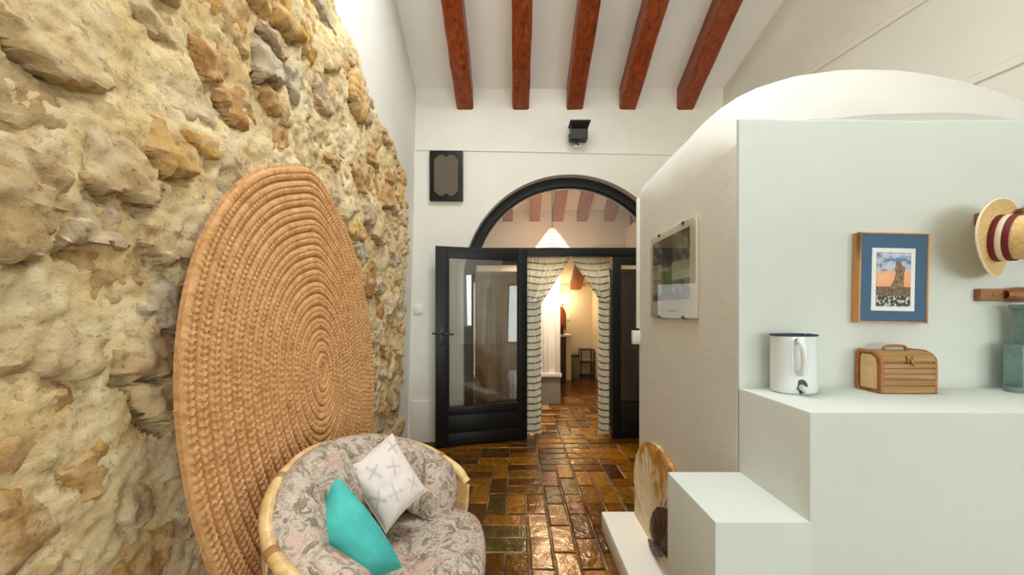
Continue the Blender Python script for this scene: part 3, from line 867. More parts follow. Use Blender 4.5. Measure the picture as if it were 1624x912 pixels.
def pillow(name, label, A, B, Cc, D, th, m, fn=None, n=36, pinch=.07):
    A, B, Cc, D = map(Vector, (A, B, Cc, D)); nrm = (Cc-A).cross(D-B).normalized(); ctr = (A+B+Cc+D)/4
    def pt(u, v, s):
        du_, dv_ = pinch*math.sin(math.pi*v), pinch*math.sin(math.pi*u)
        u2 = u+(.5-u)*2*du_*abs(2*u-1)*.5; v2 = v+(.5-v)*2*dv_*abs(2*v-1)*.5
        p = (A*(1-u2)+B*u2)*(1-v2)+(D*(1-u2)+Cc*u2)*v2
        e = (max(0, 4*u*(1-u))*max(0, 4*v*(1-v)))**.42
        wr = .006*float(pn(np.array([u*6+s]), np.array([v*6]))[0])*e+.010*math.exp(-((u-v)/.1)**2)*math.exp(-(((u+v)/2-.15)/.2)**2)*0
        return p+nrm*(s*th*e/2+wr)
    root = thing(name, label, 'cushion', (ctr.x, ctr.y, min(A.z, B.z, Cc.z, D.z)))
    for s, nm in ((1, 'front_cover'), (-1, 'back_cover')):
        Pg = [[pt(i/n, j/n, s) for j in range(n+1)] for i in range(n+1)]
        if fn: painted(nm, root, Pg, fn, m, s < 0)
        else: obj(nm, MB().grid(Pg, s < 0), m, root, fix=False)
    E = [pt(i/n, 0, 1) for i in range(n)]+[pt(1, i/n, 1) for i in range(n)]+[pt(1-i/n, 1, 1) for i in range(n)]+[pt(0, 1-i/n, 1) for i in range(n)]
    obj('seam', MB().tube(E, .0028, 6, closed=True), m if not fn else m_cord, root)
    return root
def W3(px, py, y): return (((px-VX)/F)*y, y, EYE-((py-VY)/F)*y)
# white cushion with faint dragonflies
def dragon(u, v):
    c = np.array((222., 212., 205.))
    for (cu, cv, rot) in ((.30, .30, .4), (.62, .42, -.3), (.40, .72, 1.0), (.78, .78, .2), (.82, .18, .8), (.12, .62, 0)):
        a, b = u-cu, v-cv; x = a*math.cos(rot)+b*math.sin(rot); y = -a*math.sin(rot)+b*math.cos(rot)
        d1_ = abs(x-y)/1.4; d2_ = abs(x+y)/1.4; r_ = math.hypot(x, y)
        if r_ < .13 and min(d1_, d2_) < .016: c = c*.35+np.array((176, 168, 174))*.65
        if r_ < .035: c = c*.4+np.array((214, 176, 176))*.6
    return tuple(c)
pillow('white_cushion', 'off-white square cushion printed with faint grey dragonflies', W3(540, 745, 1.47), W3(622, 688, 1.66), W3(676, 778, 1.59), W3(612, 845, 1.43), .12, m_prcloth, dragon, 48)
pillow('turquoise_cushion', 'plain turquoise cotton cushion on the floral tub chair', W3(527, 750, 1.38), W3(637, 900, 1.30), W3(560, 935, 1.15), W3(490, 858, 1.19), .18, m_turq, pinch=.03)

# ------------------------------------------------------------------ things on and around the ledge
ZS = 1.0885
# flat-backed enamel jug
jg = thing('enamel_jug', 'white enamel wall jug with navy rim and long handle', 'jug', (.912, 1.245, ZS))
prof_jug = lambda a: (math.copysign(abs(math.cos(a))**.8, math.cos(a))*.066, (-.052*abs(math.sin(a))**.8 if math.sin(a) < 0 else .034*abs(math.sin(a))**.5))
P = []
for z, s in ((0, .90), (.003, .97), (.012, 1), (.10, 1.0), (.17, .985), (.186, .985), (.186, .95), (.02, .93)):
    P.append([(.912+prof_jug(2*math.pi*i/48)[0]*s, 1.245+prof_jug(2*math.pi*i/48)[1]*s, ZS+z) for i in range(49)])
mb = MB().grid(P); mb.add(P[0][:-1], [tuple(range(48))]); mb.add(P[-1][:-1], [tuple(range(48))]); obj('jug_body', mb, m_enamel, jg)
obj('rim', MB().tube([(.912+prof_jug(2*math.pi*i/48)[0]*.99, 1.245+prof_jug(2*math.pi*i/48)[1]*.99, ZS+.187) for i in range(48)], .0035, 6, closed=True), m_navy, jg)
hp = spline([(.892, 1.198, ZS+.170), (.886, 1.170, ZS+.160), (.887, 1.162, ZS+.12), (.892, 1.174, ZS+.075), (.896, 1.197, ZS+.064)], 20)
obj('handle', MB().tube(hp, [.007+.003*math.sin(i/20*math.pi) for i in range(21)], 10), m_enamel, jg)
spt = obj('spout', MB().lathe([(.010, 0), (.009, .016), (.0105, .018), (.008, .03)], 14, (.902, 1.195, ZS+.024), (0, -1, -.25)), m_enamel, jg)
mb = MB(); r = random.Random(8); poly = [(math.cos(a)*(.020+r.uniform(-.006, .006)), math.sin(a)*(.022+r.uniform(-.007, .006))) for a in np.linspace(0, 2*math.pi, 16, endpoint=False)]
mb.prism(poly, lambda a, b, t: (.904+a, 1.2455-.052*(1-min(1, abs((-.008+a)/.066))**2.6)**.4-t, ZS+.028+b), -.002, .0008); obj('chipped_patch', mb, m_chip, jg)
mb = MB().lathe([(.005, 0), (.005, .002)], 10, (.888, 1.1955, ZS+.172), (0, -1, 0)); obj('chipped_spot', mb, m_chip, jg)

# cane picnic basket
bx0, bx1, by0, by1, bh = 1.168, 1.346, 1.212, 1.292, .132
bk = thing('cane_basket', 'small cane picnic basket with rounded lid and tan end panels', 'basket', ((bx0+bx1)/2, (by0+by1)/2, ZS))
def bprof(s):  # outline of the end (y, z), s 0..1
    pts = [(by0, 0), (by0, bh*.72), (by0+.006, bh*.88), (by0+.020, bh*.97), (by0+.036, bh), (by1-.01, bh), (by1, bh-.01), (by1, 0)]
    return pts
end = bprof(0)
mb = MB().prism(end, lambda a, b, t: (t, a, ZS+b), bx0+.004, bx1-.004); obj('basket_core', mb, m_caneedge, bk)
for k, (z0, z1) in enumerate(((.002, .024), (.027, .043), (.0465, .061), (.0645, .079), (.0825, .0965))):
    obj('cane_slat', MB().box(bx0+.005, bx1-.005, by0-.004, by0+.002, ZS+z0, ZS+z1, .0018), m_canestrip, bk)
lid = obj('lid', MB().prism([(by0-.003, bh*.77), (by0+.003, bh*.90), (by0+.018, bh*.99), (by0+.036, bh+.003), (by1-.01, bh+.003), (by1-.01, bh-.001), (by0+.036, bh-.001), (by0+.006, bh*.77)], lambda a, b, t: (t, a, ZS+b), bx0+.005, bx1-.005), m_canestrip, bk)
for k, (ya, yb, za, zb) in enumerate(((by0-.003, by0+.004, bh*.78, bh*.90), (by0+.005, by0+.018, bh*.91, bh*.99))):
    obj('cane_slat', MB().add([(bx0+.006, ya-.002, ZS+za), (bx1-.006, ya-.002, ZS+za), (bx1-.006, yb-.002, ZS+zb+.002), (bx0+.006, yb-.002, ZS+zb+.002), (bx0+.006, ya+.003, ZS+za), (bx1-.006, ya+.003, ZS+za), (bx1-.006, yb+.003, ZS+zb-.002), (bx0+.006, yb+.003, ZS+zb-.002)],
        [(0,1,2,3), (7,6,5,4), (0,4,5,1), (1,5,6,2), (2,6,7,3), (3,7,4,0)]), m_canestrip, lid)
for xe in (bx0+.003, bx1-.003):
    loop = [(xe, p[0], ZS+max(.005, p[1])) for p in end]
    obj('edge_binding', MB().tube(spline(loop+[loop[0]], 60)[:-1], .0058, 8, closed=True), m_caneedge, bk)
ins = [(by0+.012+(p[0]-by0)*.72, .012+p[1]*.84) for p in end]
for xa, xb in ((bx0-.0005, bx0+.004), (bx1-.004, bx1+.0005)): obj('end_panel', MB().prism(ins, lambda a, b, t: (t, a, ZS+b), xa, xb), m_leather, bk)
hp = spline([(1.215, 1.25, ZS+bh+.002), (1.218, 1.25, ZS+bh+.014), (1.235, 1.25, ZS+bh+.018), (1.272, 1.25, ZS+bh+.018), (1.286, 1.25, ZS+bh+.014), (1.289, 1.25, ZS+bh+.002)], 24)
obj('handle', MB().tube(hp, .0045, 8), m_caneedge, bk)
cl = obj('clasp_plate', MB().box(1.248, 1.266, by0-.008, by0-.002, ZS+.098, ZS+.120, .002), m_brass, bk)
obj('clasp_hasp', MB().tube([(1.255, by0-.008, ZS+.112), (1.258, by0-.013, ZS+.102), (1.266, by0-.011, ZS+.090)], .003, 6), m_brass, cl)

# framed seascape print
fx0, fx1, fz0, fz1 = 1.158, 1.394, 1.313, 1.618
pf = thing('framed_print', 'framed rock tower print with blue mount above the basket', 'picture', ((fx0+fx1)/2, D2, fz0))
rot = -.022
def FR(x, z, y):
    cx_, cz_ = (fx0+fx1)/2, (fz0+fz1)/2; a, b = x-cx_, z-cz_
    return (cx_+a*math.cos(rot)-b*math.sin(rot), y, cz_+a*math.sin(rot)+b*math.cos(rot))
def fbox(name, x0, x1, z0, z1, y0, y1, m, b=0):
    q = MB().box(x0, x1, y0, y1, z0, z1, b); q.v = [FR(a, c, y) for a, y, c in q.v]; return obj(name, q, m, pf)
fbox('backing_board', fx0+.004, fx1-.004, fz0+.004, fz1-.004, D2-.012, D2-.001, m_pine)
for nm, a in (('frame_side', (fx0, fx0+.006, fz0, fz1)), ('frame_side', (fx1-.005, fx1, fz0, fz1)), ('frame_rail', (fx0+.006, fx1-.005, fz1-.005, fz1)), ('frame_rail', (fx0+.006, fx1-.005, fz0, fz0+.005))):
    fbox(nm, a[0], a[1], a[2], a[3], D2-.03, D2-.001, m_pine, .0015)
fbox('blue_mount', fx0+.006, fx1-.005, fz0+.005, fz1-.005, D2-.026, D2-.012, m_blue)
ix0, ix1, iz0, iz1 = 1.202, 1.348, 1.354, 1.566
fbox('white_mount', ix0, ix1, iz0, iz1, D2-.0275, D2-.024, m_mount)
def seascape(u, v):
    n1 = float(fbm(np.array([u*3.5+1]), np.array([v*10.+3]), 4)[0]); n2 = float(fbm(np.array([u*14.+9]), np.array([v*16.]), 4)[0])
    if v > .66:
        t = (v-.66)/.34; base = np.array((120, 150, 190.))*t+np.array((196, 190, 184.))*(1-t)
        if n1 > .15: base = np.array((186, 196, 208.))
        if n1 < -.35: base = np.array((84, 124, 176.))
    elif v > .36: base = np.array((238, 164, 112.))*(1-(v-.36)/.3)+np.array((226, 176, 138.))*((v-.36)/.3)+n1*10
    else: base = np.array((104, 84, 60.))+n2*34
    if v < .20:
        base = np.array((58, 62, 50.))+n2*26
        if n2 > .22: base = np.array((206, 212, 208.))
    # rock tower
    L = np.interp(v, [.36, .50, .62, .70, .88], [.40, .52, .56, .53, .58]); Rr = np.interp(v, [.36, .60, .72, .80, .88], [.80, .80, .84, .70, .60])
    if .34 < v < .88 and L < u < Rr: base = np.array((122, 92, 64.))+n2*40+(14 if (u-v*.6) % .12 < .03 else 0)
    return tuple(np.clip(base, 0, 255))
m_ = .015
P = plane_pts(FR(ix0+m_, iz0+m_, D2-.0285), FR(ix1-m_, iz0+m_, D2-.0285), FR(ix0+m_, iz1-m_, D2-.0285), 70, 90)
painted('print', pf, P, seascape, m_print)

# glazed photo print on the side of the partition
gp = thing('glass_clip_print', 'pale bordered courtyard photo print on the partition side wall', 'picture', (XP, 1.856, 1.325))
py0, py1, pz0, pz1 = 1.593, 2.119, 1.324, 1.755
obj('mount_board', MB().box(XP-.012, XP-.001, py0, py1, pz0, pz1, .001), plain('print_mount', (226, 220, 200), .5), gp)
def court(u, v):                                    # u from far (left) to near (right)
    n = float(fbm(np.array([u*7.]), np.array([v*7.]), 4)[0]); n2 = float(fbm(np.array([u*22.]), np.array([v*22.]), 3)[0])
    if v > .60: base = np.array((118, 112, 96.))+n*60+n2*14
    elif u < .30:
        base = np.array((186, 184, 160.))+n2*12
        if (v*9) % 1 < .10 or ((u*9+int(v*9)*.5) % 1) < .06: base = np.array((104, 100, 84.))
    else: base = np.array((128, 116, 92.))+n*46+n2*20
    if v > .52 and .28 < u < .60: base = np.array((62, 58, 48.))+n*30
    if .10 < v < .48 and .27 < u < .58: base = np.array((92, 116, 52.))+n*46+n2*30
    if .30 < v < .42 and u > .58: base = np.array((196, 208, 196.))+n2*8
    if .42 <= v < .56 and u > .58: base = np.array((178, 170, 148.))+n2*16
    if v < .10: base = np.array((112, 96, 72.))+n*34
    return tuple(np.clip(base, 0, 255))
P = plane_pts((XP-.0128, py1-.03, pz0+.085), (XP-.0128, py0+.055, pz0+.085), (XP-.0128, py1-.03, pz1-.03), 80, 60)
painted('photo', gp, P, court, m_print)
obj('caption_line', MB().box(XP-.0127, XP-.0118, 1.78, 1.90, pz0+.030, pz0+.034), plain('pencil_grey', (150, 144, 130), .8), gp, smooth=False)
obj('glass_sheet', MB().box(XP-.0165, XP-.0135, py0-.002, py1+.002, pz0-.002, pz1+.002), m_glass2, gp, smooth=False)
for y in (py0+.12, py1-.12):
    for z in (pz0-.004, pz1-.008): obj('clip', MB().box(XP-.018, XP-.001, y-.008, y+.008, z, z+.012), m_black, gp)

# straw hat on a peg
HC = Vector((1.560, 1.235, 1.590)); HA = Vector((.38, -.92, -.12)).normalized()
ht = thing('straw_hat', 'straw panama hat with maroon and cream band hanging on a peg', 'hat', (1.535, 1.19, 1.47))
def hatfn(p):
    rr_ = math.hypot(p.x, p.y)
    q = Vector((p.x*1.08, p.y*.94, p.z))
    if rr_ > .078: q.z += .9*(rr_-.078)*(p.y/.13)**2*.35-.0
    if p.z > .085 and rr_ < .06: q.z -= .018*math.exp(-(p.y/.022)**2)
    return q
prof = [(.128, .001), (.127, .004), (.105, .0), (.082, .003), (.0745, .010), (.072, .04), (.069, .07), (.062, .096), (.050, .108), (.030, .112), (.004, .110)]
mb = MB().lathe(prof, 64, HC, HA, capb=False, fn=hatfn)
prof2 = [(.128, .001), (.127, -.003), (.105, -.006), (.080, -.003), (.070, .010), (.066, .07), (.058, .092), (.004, .104)]
mb.lathe(prof2, 64, HC, HA, capb=False, capt=False, fn=hatfn); obj('hat_body', mb, m_hat, ht, fix=False)
obj('brim_edge', MB().tube([HC+Vector((0,0,1)).rotation_difference(HA) @ hatfn(Vector((.128*math.cos(a), .128*math.sin(a), .001))) for a in np.linspace(0, 2*math.pi, 64, endpoint=False)], .0028, 6, closed=True), m_cord, ht)
for z0, z1, m, g in ((.010, .024, m_maroon, 0), (.024, .037, m_cord, 0), (.037, .052, m_maroon, 0)):
    rr_ = lambda z: .0763-(z-.01)*.07
    obj('hat_band', MB().lathe([(rr_(z0), z0), (rr_(z0)+.001, z0+.002), (rr_(z1)+.001, z1-.002), (rr_(z1), z1)], 64, HC, HA, capb=False, capt=False, fn=hatfn), m, ht)
pg = thing('wall_peg', 'wooden peg partly hidden behind the straw hat', 'peg', (1.585, D2, 1.63))
obj('peg_block', MB().box(1.580, 1.70, D2-.02, D2+.002, 1.645, 1.69, .006), m_wood, pg)
obj('peg_pin', MB().tube([(1.64, D2-.01, 1.668), (1.64, D2-.085, 1.68)], [.011, .009], 10), m_wood, pg)
h2 = thing('grey_blue_hat', 'grey-blue cloth hat hanging behind the straw hat', 'hat', (1.84, 1.25, 1.60))
prof = [(.125, 0), (.124, .004), (.10, .006), (.078, .012), (.074, .05), (.066, .085), (.045, .098), (.004, .10)]
obj('hat_body', MB().lathe(prof, 48, (1.84, 1.285, 1.625), (.10, -1, .03), capb=True), m_hat2, h2)
obj('hat_band', MB().lathe([(.0795, .014), (.0805, .016), (.0785, .034), (.0775, .036)], 48, (1.84, 1.285, 1.625), (.10, -1, .03), capb=False, capt=False), plain('navy_ribbon', (40, 44, 60), .7), h2)
# carved wooden rail below
wr_ = thing('carved_wooden_hook', 'brown carved wooden wall hook below the straw hat', 'hook', (1.68, D2, 1.385))
obj('back_board', MB().box(1.578, 1.86, D2-.022, D2+.002, 1.388, 1.430, .006), m_wood, wr_)
P = []
for i in range(15):
    t = i/14; x = 1.655+.10*t; r_ = .026*math.sin(math.pi*(.12+.80*t))**.6
    P.append([(x, D2-.024-.030*math.sin(math.pi*t)**.7*0-r_*.9*max(0, math.cos(a))**1.0, 1.409+r_*math.sin(a)) for a in np.linspace(-math.pi/2, math.pi/2, 13)])
obj('carved_knob', MB().grid(P), m_wood, wr_)
for x in (1.62, 1.83): obj('screw', MB().lathe([(.004, 0), (.004, .003), (.001, .004)], 10, (x, D2-.022, 1.409), (0, -1, 0)), m_brass, wr_)
# teal stepped ornament
tl = thing('teal_wooden_ornament', 'teal painted stepped wooden ornament on the ledge under the hook', 'ornament', (1.70, 1.24, ZS))
mb = MB().prism([(.085*math.cos(a), .045*math.sin(a)) for a in np.linspace(0, 2*math.pi, 32, endpoint=False)], lambda a, b, t: (1.70+a, 1.24+b, ZS+t), 0, .018); obj('base', mb, m_teal, tl)
obj('block', MB().box(1.628, 1.672, 1.215, 1.265, ZS+.018, ZS+.155, .003), m_teal, tl)
obj('block', MB().box(1.728, 1.772, 1.215, 1.265, ZS+.018, ZS+.155, .003), m_teal, tl)
obj('tower', MB().prism([(-.030, .0), (.030, 0), (.034, .25), (.050, .257), (.050, .268), (-.050, .268), (-.050, .257), (-.036, .25)], lambda a, b, t: (1.70+a, t, ZS+.018+b), 1.212, 1.268), m_teal, tl)

# scallop board and dark fish on the bench
sb = thing('scallop_board', 'rust-stained pale wooden scallop board leaning on the partition above the bench', 'ornament', (.74, 2.0, .12))
cy, hwid, zb, zt_ = 2.0, .345, .1205, .632
poly = [(-.30, 0)]
for a in np.linspace(math.pi*1.06, -math.pi*.06, 41): poly.append((hwid*math.cos(a), .255+.262*math.sin(a)*(1.0)))
poly.append((.30, 0))
NU = 145
def sboard_x(t, h): return .735+.028*h/.5
P = []
for i in range(NU):
    a = math.pi*(1.10-1.20*i/(NU-1)); row = []
    ex, ez = hwid*math.cos(a), .255+.262*math.sin(a)
    for j in range(13):
        s = j/12; y_ = ex*s; h_ = max(0, .02*(1-s)+ez*s)
        rid = .0055*math.sin(i*2*math.pi/8)*s*(1 if s < .97 else .3)
        row.append((sboard_x(0, h_)-.016-rid, cy-y_, zb+h_))
    row.append((sboard_x(0, ez)+.004, cy-ex, zb+max(0, ez)))
    P.append(row)
mb = MB().grid(P)
t = NT('stained_scallop'); n = t.noise(6, 5, .6, 1.5, t.pos())
sxyz = t.node('ShaderNodeSeparateXYZ'); t.link(t.pos(), sxyz.inputs[0])
hg = t.node('ShaderNodeMapRange', i_1=.25, i_2=.62, i_3=-.16, i_4=.10); t.link(sxyz.outputs['Z'], hg.inputs[0])
c = t.ramp(t.math('ADD', n, hg.outputs[0]), [(.35, (222, 204, 172)), (.50, (212, 190, 152)), (.56, (200, 148, 72)), (.66, (180, 116, 40))])
t.col(c); t.rough(.6); t.bump(t.noise(40, 4, vec=t.pos()), .2, .006)
obj('fan_face', mb, t.m, sb)
bot = [(-.30, 0)]+[(hwid*math.cos(a), max(0, .255+.262*math.sin(a))) for a in np.linspace(math.pi*1.10, -math.pi*.10, 41)]+[(.30, 0)]
obj('back_board', MB().prism(bot, lambda a, b, t: (sboard_x(0, b)+t, cy-a, zb+b), -.014, .004), t.m, sb)
fs = thing('dark_wooden_fish', 'dark brown carved wooden fish standing tail down on the low bench', 'ornament', (.70, 1.80, .12))
xf = .70
def PF(px, py): y = F*xf/(px-VX); return (y, EYE-(py-VY)*y/F)
poly = [PF(*q) for q in ((1043, 806), (1036, 815), (1032, 828), (1031, 843), (1035, 856), (1040, 861), (1034, 861), (1028, 857), (1031, 870), (1037, 882), (1045, 886), (1051, 882), (1056, 886), (1066, 896), (1077, 893), (1084, 870), (1082, 845), (1072, 822), (1058, 809))]
zmin = min(p[1] for p in poly); poly = [(a, b-zmin+.1205) for a, b in poly]
cyy, czz = PF(1054, 868); czz = czz-zmin+.1205
N = len(poly); fine = []
for k in range(N):
    a, b = poly[k], poly[(k+1) % N]
    for q in range(5): fine.append((a[0]+(b[0]-a[0])*q/5, a[1]+(b[1]-a[1])*q/5))
rows = []
for k, (a, b) in enumerate(fine):
    row = []
    for q in range(8):
        sq = q/7; rid = .0035*math.sin(k*2*math.pi/4)*math.sin(math.pi*sq)
        row.append((xf-.004-.014*(1-sq**2)-rid, cyy+(a-cyy)*sq, czz+(b-czz)*sq))
    row.append((xf+.008, a, b)); rows.append(row)
obj('fish_body', MB().grid(rows, wrapu=True), m_darkwood, fs)
obj('fish_back', MB().prism(poly, lambda a, b, t: (xf+t, a, b), .004, .010), m_darkwood, fs, smooth=False)

# ------------------------------------------------------------------ rooms beyond the arch
YP = 5.6
mb = MB(); mb.box(-2.2, .66, YP, YP+.25, 0, 3.4); mb.box(.66, 2.6, YP, YP+.25, 2.3, 3.4); mb.box(1.66, 2.6, YP, YP+.25, 0, 2.3)
struct('wall_middle', mb, m_white, 'white wall of the room beyond with a wide passage', smooth=False)
struct('baseboard_middle', MB().box(-2.2, .655, YP-.02, YP+.01, 0, .40), m_greyp, smooth=False)
struct('trim_6', MB().box(-2.2, .675, YP-.05, YP+.02, .395, .45, .006), m_trim)
mb = MB()
for xa, xb, d in ((.40, .44, .03), (.46, .485, .02), (.58, .655, .035)): mb.box(xa, xb, YP-d, YP+.01, .45, 2.3, .004)
struct('trim_7', mb, m_trim)
struct('wall_middle_left', MB().box(-2.4, -2.15, YB+.2, YP+.1, 0, 4.4), m_white, smooth=False)
mb = MB(); mb.box(1.62, 1.78, YB+.2, YP+.1, 0, 2.58).box(1.62, 1.78, YB+.2, 4.75, 2.58, 4.5).box(1.62, 1.78, 5.58, YP+.1, 2.58, 4.5).box(1.62, 1.78, 4.75, 5.58, 2.98, 4.5)
struct('wall_middle_right', mb, m_white, smooth=False)
w1 = thing('window_1', 'small bright clerestory window seen through the fanlight', 'window', (1.7, 5.16, 2.58), kind='structure')
for y in (4.75, 5.02, 5.29, 5.56): obj('window_bar', MB().box(1.68, 1.71, y, y+.025, 2.58, 2.98), m_beam2, w1)
obj('pane', MB().box(1.693, 1.697, 4.75, 5.58, 2.58, 2.98), m_glass, w1, smooth=False)
def zc2(y): return 2.86+.5*(YP-y)
mb = MB(); mb.grid([[(-2.4, YP+.2, zc2(YP+.2)), (2.7, YP+.2, zc2(YP+.2))], [(-2.4, YB+.1, zc2(YB+.1)), (2.7, YB+.1, zc2(YB+.1))]])
mb.grid([[(-2.4, YP+.2, zc2(YP+.2)+.15), (2.7, YP+.2, zc2(YP+.2)+.15)], [(-2.4, YB+.1, zc2(YB+.1)+.15), (2.7, YB+.1, zc2(YB+.1)+.15)]], True)
struct('ceiling_middle', mb, m_ceil, smooth=False)
lab2 = ('leftmost inner beam seen through the arched fanlight', 'inner beam left of the cane pendant lamp', 'inner beam above the cane pendant lamp', 'inner beam right of the pendant lamp seen through fanlight', 'rightmost inner beam seen through the arched fanlight')
for k, x in enumerate((-.12, .28, .62, .98, 1.38)):
    mb = MB(); w = .075
    Pq = [[(x-w, y, zc2(y)+.01), (x-w, y, zc2(y)-.17), (x+w, y, zc2(y)-.17), (x+w, y, zc2(y)+.01)] for y in (YP+.01, 4.9, YB+.26)]
    mb.grid(Pq); mb.add(Pq[0], [(0,1,2,3)]); mb.add(Pq[-1], [(3,2,1,0)])
    tag(obj('ceiling_beam', mb, m_beam2), lab2[k], 'beam', 'ceiling beams of the inner room')
# far room
struct('wall_far', MB().box(-.2, 2.2, 8.1, 8.3, 0, 3.6), m_cream, smooth=False)
struct('wall_far_right', MB().box(1.64, 1.75, YP+.25, 8.1, 0, 3.6), m_cream, smooth=False)
struct('wall_far_left', MB().box(-.4, -.2, YP+.25, 8.3, 0, 3.6), m_cream, smooth=False)
def zc3(y): return 1.97+.5*(8.1-y)
struct('ceiling_far', MB().grid([[(-.4, 8.3, zc3(8.3)), (1.75, 8.3, zc3(8.3))], [(-.4, YP+.2, zc3(YP+.2)), (1.75, YP+.2, zc3(YP+.2))]]).grid([[(-.4, 8.3, zc3(8.3)+.1), (1.75, 8.3, zc3(8.3)+.1)], [(-.4, YP+.2, zc3(YP+.2)+.1), (1.75, YP+.2, zc3(YP+.2)+.1)]], True), m_cream, smooth=False)
mb = MB(); x, w = 1.27, .11
Pq = [[(x-w, y, zc3(y)+.01), (x-w, y, zc3(y)-.17), (x+w, y, zc3(y)-.17), (x+w, y, zc3(y)+.01)] for y in (8.05, 7.0, 5.9)]
mb.grid(Pq); mb.add(Pq[0], [(0,1,2,3)]); mb.add(Pq[-1], [(3,2,1,0)])
tag(obj('ceiling_beam', mb, m_beam2), 'glowing orange beam above the lamp in the farthest room', 'beam')
# wall lamp
wlp = thing('wall_lamp', 'glowing round wall lamp in the farthest room', 'lamp', (1.0, 8.08, 1.50))
obj('bracket', MB().tube([(1.0, 8.10, 1.52), (1.0, 8.0, 1.50), (1.0, 7.98, 1.53)], .012, 8), m_brass, wlp)
obj('globe', MB().lathe([(.02, -.075), (.055, -.055), (.075, 0), (.055, .055), (.02, .075), (.001, .078)], 20, (1.0, 7.98, 1.60)), m_lamp, wlp)
def point(name, loc, p, col, r=.08):
    l = bpy.data.lights.new(name, 'POINT'); l.energy = p; l.color = col; l.shadow_soft_size = r
    o = bpy.data.objects.new(name, l); C.objects.link(o); o.location = loc
point('wall_lamp_light', (1.02, 7.84, 1.60), 9, (1, .76, .46))
# pendant of cane
pl = thing('cane_pendant_lamp', 'conical woven cane pendant lamp seen through the fanlight', 'lamp', (.48, 5.0, 2.13))
obj('lamp_shade', MB().lathe([(.265, 0), (.26, .012), (.20, .10), (.12, .21), (.05, .30), (.035, .32)], 40, (.48, 5.0, 2.13), capb=False), m_pink, pl)
for k in range(6):
    rr_, hz = ((.25, .03), (.215, .085), (.17, .15), (.125, .21), (.085, .26), (.05, .30))[k]
    obj('cane_hoop', MB().tube([(.48+rr_*math.cos(a), 5.0+rr_*math.sin(a), 2.13+hz) for a in np.linspace(0, 2*math.pi, 32, endpoint=False)], .006, 5, closed=True), m_pink, pl)
obj('cord', MB().tube([(.48, 5.0, 2.44), (.48, 5.0, 3.16)], .005, 6), m_black, pl)
obj('bulb', MB().lathe([(.012, .06), (.018, .03), (.03, 0), (.02, -.024), (.001, -.03)], 16, (.48, 5.0, 2.27)), m_lamp, pl)
point('pendant_light', (.48, 5.0, 2.22), 82, (1, .86, .68), .06)
# counter, cabinet, shelf
ct = thing('white_counter', 'white counter end in the farthest room under the lamp', 'counter', (1.0, 7.7, 0))
obj('side_panel', MB().box(1.00, 1.10, 7.5, 7.9, 0, .86, .006), m_cream, ct); obj('counter_top', MB().box(.55, 1.11, 7.42, 7.95, .86, .90, .006), m_cream, ct); obj('front_panel', MB().box(.55, 1.0, 7.55, 7.6, 0, .86), m_darkwood, ct)
tag(obj('dark_bottle', MB().lathe([(.035, 0), (.037, .01), (.037, .12), (.015, .16), (.013, .21)], 16, (.93, 7.6, .9005)), m_black), 'dark bottle standing on the far white counter', 'bottle')
am = thing('arched_wood_panel', 'brown arched wooden panel on the far wall behind the counter', 'panel', (.93, 8.1, .98))
poly = [(-.12, 0)]+[(.12*math.cos(a), .28+.20*math.sin(a)) for a in np.linspace(math.pi, 0, 20)]+[(.12, 0)]
obj('panel_board', MB().prism(poly, lambda a, b, t: (.93+a, t, .98+b), 8.07, 8.101), m_beam, am)
ring_o = [(.13*math.cos(a), .28+.21*math.sin(a)) for a in np.linspace(math.pi, 0, 20)]
obj('panel_border', MB().tube([(.93+a, 8.065, .98+b) for a, b in [(-.13, 0)]+ring_o+[(.13, 0)]], .012, 6), m_beam2, am)
fsw = thing('far_wall_switch', 'small white switch below the glowing lamp on far wall', 'switch', (1.12, 8.1, 1.17))
obj('switch_body', MB().box(1.085, 1.155, 8.085, 8.101, 1.17, 1.29, .004), m_plast, fsw)
obj('rocker', MB().box(1.10, 1.14, 8.080, 8.087, 1.19, 1.27, .002), m_trim, fsw)
cb = thing('low_green_cabinet', 'low olive cabinet between the counter and black shelf', 'cabinet', (1.24, 7.9, 0))
m_olive = plain('olive_paint', (110, 108, 70), .6)
obj('body', MB().box(1.14, 1.30, 7.72, 8.02, 0, .44, .005), m_olive, cb); obj('cabinet_top', MB().box(1.13, 1.31, 7.70, 8.03, .44, .465, .004), m_black, cb)
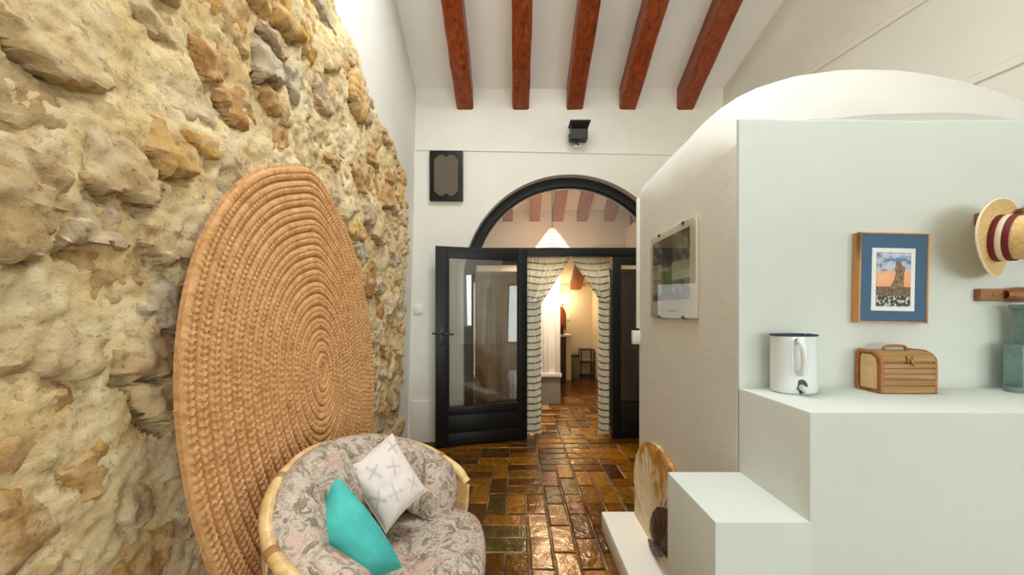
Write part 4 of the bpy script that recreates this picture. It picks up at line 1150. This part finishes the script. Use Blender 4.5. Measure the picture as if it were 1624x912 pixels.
bs = thing('black_shelf_stand', 'small black open shelf stand in the far corner', 'shelf', (1.46, 7.9, 0))
for x in (1.33, 1.585):
    for y in (7.74, 8.0): obj('upright', MB().box(x, x+.022, y, y+.022, 0, .58), m_black, bs)
for z in (.03, .30, .565): obj('shelf_board', MB().box(1.33, 1.607, 7.74, 8.022, z, z+.022, .003), m_black, bs)
sfr = thing('small_framed_picture', 'small dark framed picture on the far right wall by the curtain', 'picture', (1.63, 7.0, 1.45))
obj('frame', MB().box(1.618, 1.641, 6.9, 7.15, 1.45, 1.70, .004), m_wood, sfr); obj('mount', MB().box(1.614, 1.62, 6.925, 7.125, 1.475, 1.675), m_cream, sfr)

def standin(label, x0, x1, y0, y1, h, m, m2):  # added cupboards: brown replaces the terrace reflection, dark one fills the other side light
    w = thing('standin', label, 'standin', ((x0+x1)/2, (y0+y1)/2, 0))
    obj('carcass', MB().box(x0, x1, y0+.02, y1, .0, h, .006), m, w); obj('cornice', MB().box(x0-.015, x1+.015, y0-.005, y1, h, h+.05, .01), m, w)
    xm = (x0+x1)/2
    for a, b, hx in ((x0+.012, xm-.003, xm-.03), (xm+.003, x1-.012, xm+.03)):
        d = obj('door', MB().box(a, b, y0, y0+.022, .08, h-.03, .005), m2, w)
        obj('door_panel', MB().box(a+.045, b-.045, y0-.006, y0+.004, .16, h-.11, .006), m2, d)
        obj('knob', MB().lathe([(.006, 0), (.006, .012), (.013, .018), (.011, .028), (.001, .03)], 12, (hx, y0, h*.52), (0, -1, 0)), m_brass, d)
m_refltone = wood('brown_reflection_tone', (120, 92, 66), (150, 118, 88), (172, 140, 108), .35, 'Z')
m_maro = wood('dark_standin', (46, 20, 10), (66, 30, 16), (84, 42, 22), .35, 'Z')
standin('tall brown wardrobe added for the terrace reflection, behind the open door leaf', -.48, .02, 4.45, 4.85, 1.78, m_refltone, m_refltone)
standin('dark maroon wardrobe added as dark tone behind the side light by the partition', 1.10, 1.60, 4.40, 4.80, 1.80, m_maro, m_maro)
